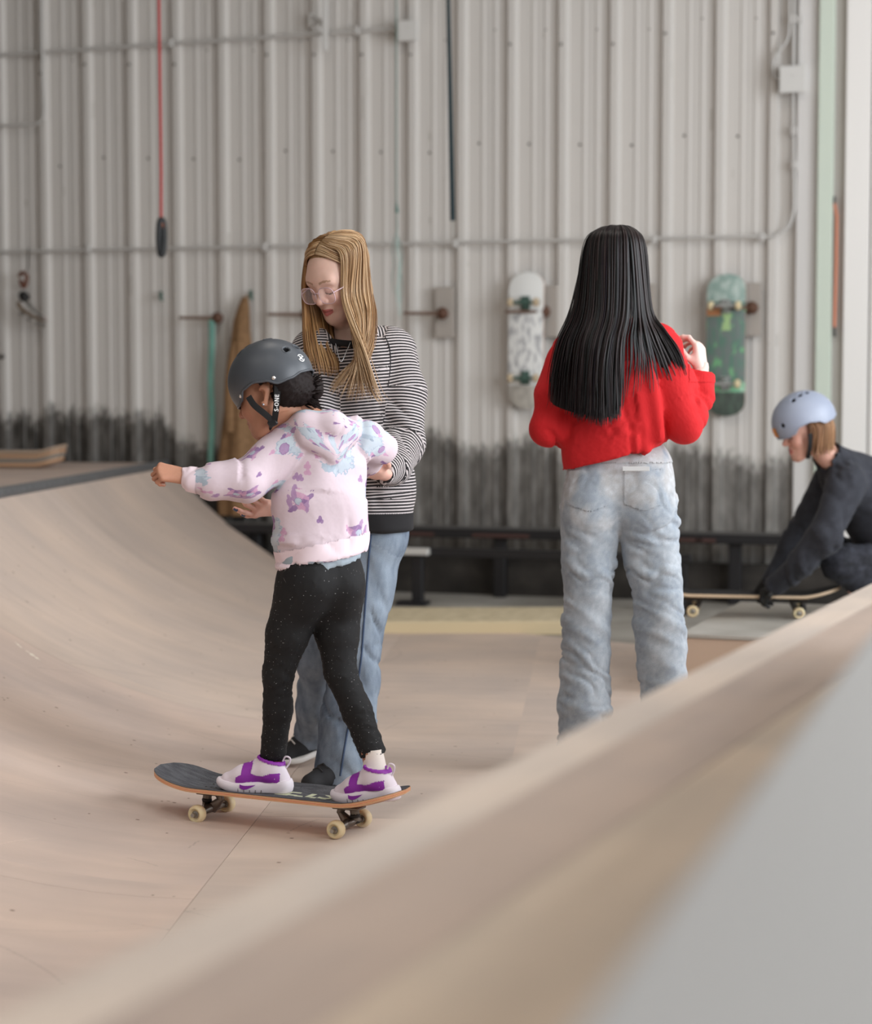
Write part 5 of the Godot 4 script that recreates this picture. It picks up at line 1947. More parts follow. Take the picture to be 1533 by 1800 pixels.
	hr.carve(Hx * Vector3(0.092, -0.038, -0.004), Hx * Vector3(0.092, -0.10, 0.03), 0.036, 0.05, 0.006)
	hr.clip(Hx * Vector3(0, -0.004, 0), Hx.basis.y)
	hr.fill(0.005)
	var hairg := hr.net()
	var hn := hairg.normals()
	for i in hairg.v.size():
		var p := hairg.v[i]
		hairg.v[i] += hn[i] * 0.004 * noise_a.get_noise_3d(p.x * 90.0, p.y * 160.0, p.z * 90.0)
	var hair := put(hairg, "hair", mat("dark brown hair", c8(30, 22, 21), 0.65, 0.0, {"metallic_specular": 0.3}), who)
	var strands := Geo.new()
	var r := RandomNumberGenerator.new()
	r.seed = 88
	for i in 150:
		var a := r.randf() * TAU
		var c := at(528 + r.randf() * 20.0, 689 + r.randf_range(-7, 7), 5.345 + r.randf_range(-0.03, 0.03))
		var d := Vector3(0.7 + r.randf() * 0.3, sin(a) * 0.5, cos(a) * 0.5).normalized()
		var o := Vector3(0.2, sin(a), cos(a)).normalized()
		var s0 := c + o * 0.024
		strands.tube([s0, s0 + d * 0.014 + o * 0.006, s0 + d * 0.026 + o * 0.006, s0 + d * 0.034 + o * 0.001], [0.0016, 0.0022, 0.0014, 0.0004], 4, false)
	put(strands, "loose_strands", mat("dark brown hair", c8(30, 22, 21), 0.65), hair)
	# helmet
	var shell := mat("matte charcoal helmet", c8(74, 78, 84), 0.42, 0.0, {"normal_enabled": true, "normal_texture": noise_tex(130, 0.2, Color.BLACK, Color.WHITE, 256, 2, true, 1.0), "normal_scale": 0.08})
	var hm := helmet(who, Hx, Vector3(0.101, 0.112, 0.122), shell, [[147, 31], [-147, 31], [176, 33], [40, 58], [-40, 58], [150, 72], [10, 74]], 0.0098)
	var rivet := mat("bright rivet", c8(222, 214, 210), 0.25, 0.8)
	for q in [[56, -13], [112, -5], [-56, -13], [-112, -5]]:
		var p := helmet_point(deg_to_rad(q[0]), deg_to_rad(q[1]), Vector3(0.101, 0.112, 0.122))
		put(Geo.new().lathe(p, p.normalized(), [Vector2(0.0058, -0.001), Vector2(0.0056, 0.0015), Vector2(0.003, 0.0032), Vector2(0, 0.0036)], 12), "rivet", rivet, hm)
	# emblem: broken ring with a cross in it
	var white_ink := mat("white helmet print", c8(236, 236, 236), 0.5)
	var ec := helmet_point(deg_to_rad(163), deg_to_rad(13), Vector3(0.1016, 0.1126, 0.1226))
	var en := Vector3(ec.x / 0.0103, ec.y / 0.0125, ec.z / 0.0149).normalized()
	var ex := Vector3.UP.cross(en).normalized()
	var ey := en.cross(ex)
	for arc in [[0.15, 2.5], [3.3, 5.9]]:
		var pts := []
		for i in 13:
			var a := lerpf(arc[0], arc[1], i / 12.0)
			pts.append(ec + ex * cos(a) * 0.0105 + ey * sin(a) * 0.0105)
		put(Geo.new().tube(pts, 0.0015, 6, true, 0.4, en), "emblem_ring", white_ink, hm)
	for b in [0.5, 2.1, 3.6, 5.2]:
		put(Geo.new().tube([ec, ec + ex * cos(b) * 0.0075 + ey * sin(b) * 0.0075], [0.0028, 0.0018], 6, true, 0.35, en), "emblem_star", white_ink, hm)
	# straps, white lettering on the rear one
	var black := mat("black webbing", c8(22, 22, 24), 0.8)
	var buckle := at(481, 742, 5.272)
	var s1 := smooth_path([at(437, 697, 5.255), at(447, 712, 5.250), at(465, 727, 5.250), at(480, 740, 5.264)], 5)
	put(ribbon(s1, 0.017, 0.0018, [Vector3(-0.2, 0.1, 1)]), "strap", black, hm)
	var s2 := smooth_path([at(488, 676, 5.242), at(487, 700, 5.242), at(485, 722, 5.248), at(482, 742, 5.266)], 5)
	put(ribbon(s2, 0.017, 0.0018, [Vector3(0.05, 0.0, 1)]), "strap", black, hm)
	put(Geo.new().box(buckle + Vector3(-0.002, -0.002, 0.006), Vector3(0.026, 0.020, 0.012), 0.004, Basis(Vector3.BACK, 0.5)), "buckle", mat("black plastic buckle", c8(26, 26, 28), 0.4), hm)
	put(Geo.new().tube(smooth_path([buckle, at(470, 757, 5.33), at(452, 748, 5.40), at(445, 715, 5.42)], 4), 0.005, 6), "chin_strap", black, hm)
	var tx := Vector3(0.045, 0.995, 0).normalized()
	var tz := Vector3(0.05, 0, 1).normalized()
	put_text(text_mesh("S-ONE", 0.00050, 0.0006, mat("white strap print", c8(238, 236, 236), 0.6), 800), "strap_lettering", hm, hm.transform.affine_inverse() * Transform3D(Basis(tx, tz.cross(tx), tz), at(486.5, 708, 5.2385)))
	for o in hm.get_children():
		if o.name.begins_with("strap") and o is MeshInstance3D and not o.name.begins_with("strap_") or o.name.begins_with("buckle") or o.name.begins_with("chin"):
			o.transform = hm.transform.affine_inverse()
	# ear stud
	put(Geo.new().lathe(head_xf * Vector3(0.080, -0.028, -0.006), head_xf.basis.x.normalized(), [Vector2(0, 0.005), Vector2(0.0032, 0.0035), Vector2(0.0036, 0.0), Vector2(0, -0.002)], 8), "ear_stud", mat("clear stone stud", c8(200, 205, 214), 0.15, 0.6), who)
	print("child ", Time.get_ticks_msec())

# ------------------------------------------------------------------ hair from guide strands
func guide_at(guides: Array, u: float) -> Array:
	var n := guides.size() - 1
	var i := clampi(int(u), 0, n - 1)
	var t := clampf(u - i, 0.0, 1.0)
	var out := []
	for k in guides[i].size():
		var p0: Vector3 = guides[maxi(i - 1, 0)][k]
		var p1: Vector3 = guides[i][k]
		var p2: Vector3 = guides[i + 1][k]
		var p3: Vector3 = guides[mini(i + 2, n)][k]
		out.append(0.5 * ((2.0 * p1) + (p2 - p0) * t + (2.0 * p0 - 5.0 * p1 + 4.0 * p2 - p3) * t * t + (3.0 * p1 - p0 - 3.0 * p2 + p3) * t * t * t))
	return out

func hair_sheet(guides: Array, shrink: Vector3, tint: Color, across := 30, until := 1.0) -> Geo:
	var g := Geo.new()
	g.tint = tint
	var rows := 0
	for i in across + 1:
		var path := smooth_path(guide_at(guides, (guides.size() - 1) * float(i) / across), 5)
		rows = int(path.size() * until)
		for k in rows:
			g.p(path[k] + shrink)
	for i in across:
		for k in rows - 1:
			var a := i * rows + k
			g.quad(a, a + 1, a + rows + 1, a + rows)
	return g

func hair_locks(g: Geo, guides: Array, count: int, radius: float, spread: float, tones: Array, r: RandomNumberGenerator, flat := 0.45, shorten := 0.12) -> void:
	for i in count:
		var u := r.randf() * (guides.size() - 1)
		var ctrl := guide_at(guides, u)
		var n := ctrl.size()
		var off := Vector3(r.randfn() * 0.5, r.randfn() * 0.25, r.randfn() * 0.5)
		for k in n:
			var e := float(k) / (n - 1)
			ctrl[k] += off * spread * (0.25 + 0.9 * e) + Vector3(r.randfn(), r.randfn() * 0.5, r.randfn()) * spread * 0.12 * e
		var path := smooth_path(ctrl, 5)
		var keep := int(path.size() * (1.0 - r.randf() * shorten))
		path = path.slice(0, maxi(4, keep))
		var radii := []
		var w := radius * r.randf_range(0.6, 1.25)
		for k in path.size():
			var e := float(k) / (path.size() - 1)
			radii.append(w * (0.55 + 0.45 * minf(1.0, e * 5.0)) * (1.0 - 0.85 * pow(maxf(0.0, (e - 0.55) / 0.45), 1.6)))
		var c: Color = tones[r.randi() % tones.size()]
		g.tint = c * r.randf_range(0.82, 1.15)
		g.tint.a = 1.0
		g.tube(path, radii, 5, false, flat)

func hair_material(key: String, rough: float, rim: float) -> StandardMaterial3D:
	return mat(key, Color.WHITE, rough, 0.0, {"vertex_color_use_as_albedo": true, "metallic_specular": rim})

func stripe_texture() -> ImageTexture:
	var im := Image.create(8, 64, false, Image.FORMAT_RGB8)
	im.fill(Color(0.115, 0.105, 0.11))
	im.fill_rect(Rect2i(0, 0, 8, 27), Color(0.80, 0.765, 0.765))
	return ImageTexture.create_from_image(im)

func denim(key: String) -> StandardMaterial3D:
	return mat(key, Color.WHITE, 0.9, 0.0, {"vertex_color_use_as_albedo": true, "albedo_texture": noise_tex(140, 0.12, Color(0.80, 0.81, 0.83), Color(1.0, 1.0, 1.0), 512, 4), "uv1_triplanar": true, "uv1_scale": Vector3(5, 5, 5), "normal_enabled": true, "normal_texture": noise_tex(141, 0.25, Color.BLACK, Color.WHITE, 256, 2, true, 2.0), "normal_scale": 0.2})

func plain_shoe(parent: Node, xf: Transform3D, len: float, sole: Material, upper: Material) -> void:
	var sh := Node3D.new()
	sh.name = "shoe"
	parent.add_child(sh, true)
	sh.transform = xf
	put(sole_geo(len, 0.022, 0.02), "sole", sole, sh)
	var f := Field.new()
	var s := len / 0.22
	f.cap(Vector3(0.075, 0.024, 0) * s, Vector3(0.02, 0.034, 0) * s, 0.026 * s, 0.033 * s, 0.02)
	f.cap(Vector3(0.02, 0.034, 0) * s, Vector3(-0.05, 0.05, 0) * s, 0.033 * s, 0.036 * s, 0.02)
	f.cap(Vector3(-0.07, 0.03, 0) * s, Vector3(-0.055, 0.075, 0) * s, 0.03 * s, 0.034 * s, 0.02)
	f.clip(Vector3(0, 0.014, 0), Vector3.DOWN)
	f.fill(0.006)
	var g := f.net()
	put(g, "upper", upper, sh)
	put(patch(g, 0.0016, func(c: Vector3, n: Vector3) -> bool: return c.x > 0.055 * s), "toe_cap", upper, sh)
	for k in 4:
		put(Geo.new().tube([Vector3(0.05 - 0.016 * k, 0.055 + 0.007 * k, 0.02) * s, Vector3(0.048 - 0.016 * k, 0.064 + 0.008 * k, 0) * s, Vector3(0.05 - 0.016 * k, 0.055 + 0.007 * k, -0.02) * s], 0.003, 6), "lace", sole, sh)

# ------------------------------------------------------------------ the blonde person
func build_blonde():
	var sk := lin(222, 184, 168)
	var F := Vector3(-0.45, 0, 0.89).normalized()
	var Hf := Vector3(-0.583, -0.423, 0.694).normalized()
	var Hx := frame(Hf, Vector3.UP, at(595, 492, 5.95), 1.03)
	var neck := at(618, 590, 6.0)
	var f := Field.new()
	f.k_now = 0.02
	f.chain([at(640, 950, 6.0), at(638, 830, 6.0), at(628, 680, 6.0), at(622, 615, 6.0)], [0.09, 0.09, 0.10, 0.075], 0.05, F, 0.75)
	f.chain([at(622, 615, 6.0), at(615, 575, 5.99)], [0.06, 0.05])
	f.chain([at(690, 615, 6.02), at(706, 770, 5.94), at(660, 832, 5.73)], [0.05, 0.038, 0.026])
	f.chain([at(548, 620, 5.98), at(552, 790, 5.86), at(484, 893, 5.60)], [0.05, 0.038, 0.026])
	f.chain([at(645, 960, 6.0), at(626, 1130, 5.98), at(600, 1350, 5.93)], [0.07, 0.045, 0.035])
	f.chain([at(592, 960, 6.03), at(566, 1150, 6.14), at(550, 1295, 6.32)], [0.07, 0.045, 0.035])
	var body := solid(f, 0.022, sk)
	body.add(head_geo(Hx.affine_inverse() * neck, 0.05, sk, lin(182, 100, 96), lin(150, 112, 84), 0.0024, 1.0, false), Hx)
	# right hand held out under the child's arm, palm up
	var hz := (at(436, 892, 5.50) - at(484, 894, 5.60)).normalized()
	var hy := Vector3(0.1, -0.55, 0.8)
	hy = (hy - hz * hy.dot(hz)).normalized()
	body.add(hand_geo([[0.15, 0.25, 0.2], [0.55, 0.7, 0.5], [0.7, 0.8, 0.5], [0.75, 0.8, 0.5]], Vector3(0.75, -0.1, 0.65), lin(224, 176, 160), lin(70, 88, 120), false), Transform3D(Basis(hy.cross(hz), hy, hz).scaled(Vector3.ONE * 0.86), at(484, 893, 5.60)))
	var lz := (at(636, 824, 5.62) - at(668, 832, 5.70)).normalized()
	var ly := Vector3(-0.1, -0.7, 0.7)
	ly = (ly - lz * ly.dot(lz)).normalized()
	body.add(hand_geo([[0.5, 0.5, 0.3], [0.5, 0.6, 0.3], [0.5, 0.6, 0.3], [0.5, 0.6, 0.3]], Vector3(0.9, 0.1, 0.35), lin(224, 176, 160), lin(214, 170, 158), true), Transform3D(Basis(ly.cross(lz), ly, lz).scaled(Vector3.ONE * 0.86), at(668, 832, 5.70)))
	var who := person("blonde person with glasses in black and white striped top holding the child's hands", body)
	# striped top
	var h := Field.new()
	h.k_now = 0.05
	h.fold_now = 0.006
	h.ring_now = 0.3
	h.chain([at(642, 960, 6.0), at(642, 925, 6.0), at(642, 860, 6.0), at(634, 740, 6.0), at(626, 650, 6.0), at(622, 615, 6.0)], [0.146, 0.150, 0.158, 0.150, 0.130, 0.085], 0.03, F, 0.78)
	h.cap(at(560, 618, 5.98), at(684, 612, 6.02), 0.066, 0.066, 0.05, F, 0.9)
	h.fold_now = 0.009
	h.ring_now = 0.75
	h.chain([at(686, 618, 6.02), at(702, 690, 5.98), at(702, 775, 5.93), at(690, 820, 5.82), at(672, 830, 5.73)], [0.080, 0.080, 0.078, 0.060, 0.036], 0.016)
	h.clip(at(674, 829, 5.735), at(640, 828, 5.64) - at(676, 829, 5.74), at(660, 830, 5.70), 0.06)
	h.chain([at(552, 622, 5.98), at(554, 785, 5.87), at(495, 885, 5.63)], [0.076, 0.068, 0.04], 0.04)
	h.carve(at(615, 600, 5.98), at(612, 540, 5.95), 0.066, 0.075, 0.01)
	h.clip(at(645, 931, 6.0), Vector3(0, -1, 0))
	h.fill(0.0072)
	var g := clothe(h, h.net(), 13.0, Vector3.BACK, 0.14, 17.0)
	for i in g.uv.size(): g.uv[i] = Vector2(g.uv[i].x * 4.0, g.uv[i].y / 0.0098)
	var top := put(g, "striped_top", mat("black and white striped jersey", Color.WHITE, 0.9, 0.0, {"albedo_texture": stripe_texture(), "rim_enabled": true, "rim": 0.2}), who)
	var black := mat("black ribbing", c8(28, 27, 29), 0.9)
	put(patch(g, 0.0015, func(c: Vector3, n: Vector3) -> bool: return c.y < at(645, 900, 6.0).y and c.z < -5.80), "waistband", black, top)
	var ringp := []
	for k in 33:
		var a := TAU * k / 32.0
		ringp.append(at(613, 596, 5.975) + Vector3(cos(a) * 0.074, 0.016 * -sin(a) - 0.004 * cos(a), sin(a) * 0.072))
	put(Geo.new().tube(ringp, 0.0105, 8, false), "collar", black, top)
	# seam where the sleeve is set in
	put(Geo.new().tube(snap(smooth_path([at(676, 590, 5.93), at(684, 610, 5.905), at(686, 640, 5.90), at(682, 680, 5.90)], 5), g, -0.0005), 0.0022, 6), "sleeve_seam", black, top)
	print("top ", Time.get_ticks_msec())
	# jeans
	var j := Field.new()
	j.k_now = 0.05
	j.fold_now = 0.006
	j.ring_now = 0.5
	j.cap(at(600, 935, 6.02), at(655, 935, 6.0), 0.118, 0.118, 0.05, F, 0.85)
	j.fold_now = 0.010
	j.chain([at(648, 960, 6.0), at(626, 1130, 5.98), at(612, 1260, 5.95), at(600, 1385, 5.93)], [0.108, 0.082, 0.084, 0.088], 0.03)
	j.chain([at(590, 960, 6.03), at(566, 1150, 6.14), at(560, 1240, 6.22), at(550, 1310, 6.33)], [0.105, 0.078, 0.070, 0.068], 0.03)
	j.clip(at(640, 912, 6.0), Vector3.UP)
	j.clip(at(598, 1374, 5.93), Vector3(0, -1, 0), at(598, 1390, 5.93), 0.12)
	j.clip(at(548, 1300, 6.33), Vector3(0.1, -1, -0.3), at(548, 1320, 6.33), 0.10)
	j.fill(0.0085)
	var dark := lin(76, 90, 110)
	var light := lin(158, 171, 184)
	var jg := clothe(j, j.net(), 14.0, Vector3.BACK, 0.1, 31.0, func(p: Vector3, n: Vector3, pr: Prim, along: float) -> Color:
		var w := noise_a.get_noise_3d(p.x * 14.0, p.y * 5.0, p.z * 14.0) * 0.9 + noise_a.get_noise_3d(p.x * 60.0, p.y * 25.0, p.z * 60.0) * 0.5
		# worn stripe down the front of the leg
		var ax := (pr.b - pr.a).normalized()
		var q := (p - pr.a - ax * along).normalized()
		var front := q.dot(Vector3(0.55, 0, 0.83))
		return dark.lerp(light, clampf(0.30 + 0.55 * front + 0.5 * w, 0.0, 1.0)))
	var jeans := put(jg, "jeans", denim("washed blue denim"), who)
	put(Geo.new().tube(snap(smooth_path([at(652, 940, 5.885), at(646, 1010, 5.888), at(640, 1090, 5.892), at(632, 1180, 5.888), at(610, 1290, 5.865), at(598, 1365, 5.845)], 6), jg, 0.0), 0.0035, 6), "side_seam", mat("dark denim seam", c8(62, 78, 104), 0.9), jeans)
	put(patch(jg, 0.003, func(c: Vector3, n: Vector3) -> bool: return c.y < at(598, 1362, 5.93).y and c.z > -6.1), "hem", denim("washed blue denim"), jeans)
	var bs := mat("black shoe canvas", c8(30, 30, 33), 0.8)
	var sole := mat("black shoe sole", c8(40, 40, 42), 0.7)
	var d1 := Vector3(-0.72, 0, 0.69).normalized()
	plain_shoe(who, Transform3D(Basis(d1, Vector3.UP, d1.cross(Vector3.UP)), Vector3(at(584, 1380, 5.90).x, 0.001, -5.90)), 0.25, sole, bs)
	var d2 := Vector3(-0.80, -0.25, 0.55).normalized()
	var u2 := (Vector3.UP - d2 * d2.y).normalized()
	plain_shoe(who, Transform3D(Basis(d2, u2, d2.cross(u2)), Vector3(at(545, 1330, 6.30).x, 0.030, -6.30)), 0.25, mat("white shoe rubber", c8(214, 210, 206), 0.7), bs)
	# hair: guides run from the parting, over the head, down to the tips
	var r := RandomNumberGenerator.new()
	r.seed = 404
	var hair := Geo.new()
	var C := func(az: float, el: float, rr: float) -> Vector3:      # point round the skull, head frame
		var a := deg_to_rad(az)
		var e := deg_to_rad(el)
		return Hx * (Vector3(sin(a) * cos(e) * 0.078, sin(e) * 0.088 + 0.040, cos(a) * cos(e) * 0.098 - 0.012) * rr)
	# the person's left side (right in the picture): falls in front of the shoulder
	var left := [
		[C.call(8, 66, 1.06), C.call(45, 48, 1.12), C.call(62, 22, 1.22), at(603, 520, 5.865), at(614, 560, 5.83), at(640, 620, 5.80), at(664, 690, 5.79), at(682, 712, 5.79)],
		[C.call(12, 74, 1.06), C.call(62, 52, 1.13), C.call(78, 20, 1.30), at(612, 515, 5.88), at(622, 560, 5.845), at(632, 620, 5.81), at(646, 680, 5.80), at(654, 705, 5.80)],
		[C.call(20, 80, 1.06), C.call(80, 55, 1.14), C.call(92, 22, 1.30), at(625, 510, 5.90), at(634, 560, 5.86), at(632, 620, 5.82), at(626, 680, 5.80), at(622, 708, 5.80)],
		[C.call(60, 86, 1.06), C.call(98, 56, 1.14), C.call(108, 22, 1.26), at(640, 505, 5.93), at(645, 560, 5.89), at(634, 620, 5.83), at(606, 672, 5.805), at(590, 702, 5.80)],
		[C.call(120, 86, 1.06), C.call(118, 58, 1.14), C.call(126, 24, 1.17), at(648, 505, 5.97), at(654, 560, 5.94), at(640, 620, 5.85), at(602, 660, 5.815), at(578, 690, 5.81)],
		[C.call(160, 84, 1.06), C.call(138, 58, 1.13), C.call(145, 24, 1.15), at(648, 505, 6.02), at(656, 555, 6.01), at(652, 610, 5.90), at(630, 650, 5.83), at(610, 690, 5.815)],
		[C.call(182, 86, 1.06), C.call(168, 58, 1.12), C.call(172, 24, 1.14), at(642, 505, 6.06), at(650, 555, 6.08), at(656, 610, 6.03), at(660, 650, 6.02), at(660, 690, 6.0)]]
	var gold := [lin(178, 144, 106), lin(198, 166, 128), lin(160, 124, 86), lin(212, 182, 146), lin(142, 106, 72)]
	hair.add(hair_sheet(left, Vector3(0.004, -0.004, -0.012), lin(138, 104, 70), 26, 0.86))
	hair_locks(hair, left, 560, 0.0028, 0.013, gold, r, 0.45, 0.16)
	# the person's right side (left in the picture): hangs clear of the face
	var right := [
		[C.call(-6, 66, 1.05), C.call(-42, 50, 1.10), C.call(-66, 24, 1.12), at(534, 500, 5.945), at(535, 545, 5.94), at(536, 590, 5.90), at(540, 635, 5.87), at(541, 655, 5.87)],
		[C.call(-12, 74, 1.05), C.call(-60, 54, 1.11), C.call(-80, 24, 1.14), at(537, 505, 5.97), at(541, 550, 5.96), at(546, 595, 5.90), at(554, 635, 5.87), at(558, 660, 5.87)],
		[C.call(-30, 82, 1.05), C.call(-90, 56, 1.12), C.call(-104, 22, 1.14), at(548, 515, 6.0), at(553, 555, 5.98), at(562, 600, 5.92), at(572, 640, 5.88), at(576, 665, 5.88)],
		[C.call(-120, 84, 1.05), C.call(-124, 56, 1.12), C.call(-132, 20, 1.13), at(566, 520, 6.02), at(570, 560, 6.0), at(578, 605, 5.93), at(590, 640, 5.89), at(590, 665, 5.885)],
		[C.call(-160, 84, 1.05), C.call(-156, 56, 1.12), C.call(-160, 20, 1.13), at(588, 525, 6.05), at(590, 562, 6.05), at(594, 596, 6.03), at(596, 625, 6.0), at(596, 650, 6.0)]]
	hair.add(hair_sheet(right, Vector3(0.0, -0.004, -0.010), lin(112, 80, 50), 18, 0.8))
	hair_locks(hair, right, 300, 0.0028, 0.012, [lin(166, 126, 82), lin(150, 108, 66), lin(182, 142, 96), lin(132, 94, 56)], r, 0.45, 0.2)
	# short sweep along the hairline, both ways from the parting
	for sd in [1.0, -1.0]:
		var line := [
			[C.call(sd * 1, 44, 1.05), C.call(sd * 22, 40, 1.05), C.call(sd * 44, 28, 1.07), C.call(sd * 62, 10, 1.11), C.call(sd * 70, -10, 1.17)],
			[C.call(sd * 2, 52, 1.06), C.call(sd * 24, 48, 1.06), C.call(sd * 46, 34, 1.08), C.call(sd * 64, 14, 1.12), C.call(sd * 72, -8, 1.18)],
			[C.call(sd * 3, 62, 1.06), C.call(sd * 26, 56, 1.07), C.call(sd * 50, 40, 1.10), C.call(sd * 70, 18, 1.15), C.call(sd * 78, -8, 1.20)],
			[C.call(sd * 5, 72, 1.06), C.call(sd * 34, 64, 1.08), C.call(sd * 58, 46, 1.12), C.call(sd * 78, 20, 1.18), C.call(sd * 84, -8, 1.22)]]
		hair_locks(hair, line, 120, 0.0028, 0.004, gold, r, 0.5, 0.1)
	# crown and back of the head
	var cap := Field.new()
	cap.cap(Hx * Vector3(0, 0.056, -0.045), Hx * Vector3(0, 0.056, 0.006), 0.079, 0.070, 0.02)
	cap.cap(Hx * Vector3(0, 0.03, -0.05), Hx * Vector3(0, -0.06, -0.055), 0.066, 0.055, 0.03)
	cap.clip(Hx * Vector3(0, 0.075, 0.052), Hx.basis * Vector3(0, -0.6, 0.8))
	cap.fill(0.005)
	var cg := cap.net()
	for i in cg.col.size():
		var p := Hx.affine_inverse() * cg.v[i]
		var st := noise_a.get_noise_3d(p.x * 160.0, p.y * 10.0, p.z * 12.0)
		cg.col[i] = lin(160, 126, 90) * (1.0 + 0.3 * st)
		cg.col[i].a = 1.0
	hair.add(cg)
	put(hair, "hair", hair_material("golden blonde hair", 0.42, 0.5), who)
	# glasses
	var gl := Node3D.new()
	gl.name = "glasses"
	who.add_child(gl)
	gl.transform = Hx
	var pinkf := mat("clear pink spectacle frame", c8(206, 178, 186), 0.2)
	var lens_m := mat("faintly pink lens", Color(0.96, 0.86, 0.90, 0.14), 0.02, 0.0, {"transparency": BaseMaterial3D.TRANSPARENCY_ALPHA})
	for s in [-1.0, 1.0]:
		var ring := []
		var lens := Geo.new()
		var c := Vector3(s * 0.036, -0.009, 0.104)
		lens.p(c)
		for i in 29:
			var a := TAU * i / 28.0
			var ca := cos(a)
			var sa := sin(a)
			var q := c + Vector3(signf(ca) * pow(absf(ca), 0.7) * 0.0290, signf(sa) * pow(absf(sa), 0.72) * 0.0250, -0.10 * absf(s * 0.034 + ca * 0.0290) * 0.6)
			ring.append(q)
			if i < 28: lens.p(q)
		put(Geo.new().tube(ring, 0.0013, 7, false), "rim", pinkf, gl)
		for i in 28: lens.tri(0, 1 + i, 1 + (i + 1) % 28)
		put(lens, "lens", lens_m, gl)
		put(Geo.new().tube([c + Vector3(s * 0.026, 0.008, -0.004), Vector3(s * 0.070, 0.0, 0.070), Vector3(s * 0.073, 0.004, 0.0), Vector3(s * 0.072, -0.012, -0.028)], 0.0014, 6), "temple", pinkf, gl)
	put(Geo.new().tube(smooth_path([Vector3(-0.0085, -0.003, 0.101), Vector3(0, 0.001, 0.106), Vector3(0.0085, -0.003, 0.101)], 4), 0.0013, 7), "bridge", pinkf, gl)
	# necklace
	put(Geo.new().tube(smooth_path([at(590, 604, 5.852), at(594, 622, 5.842), at(600, 636, 5.838), at(609, 618, 5.845), at(616, 602, 5.856)], 6), 0.0011, 5), "necklace", mat("fine silver chain", c8(190, 188, 190), 0.3, 0.8), who)
	print("blonde ", Time.get_ticks_msec())

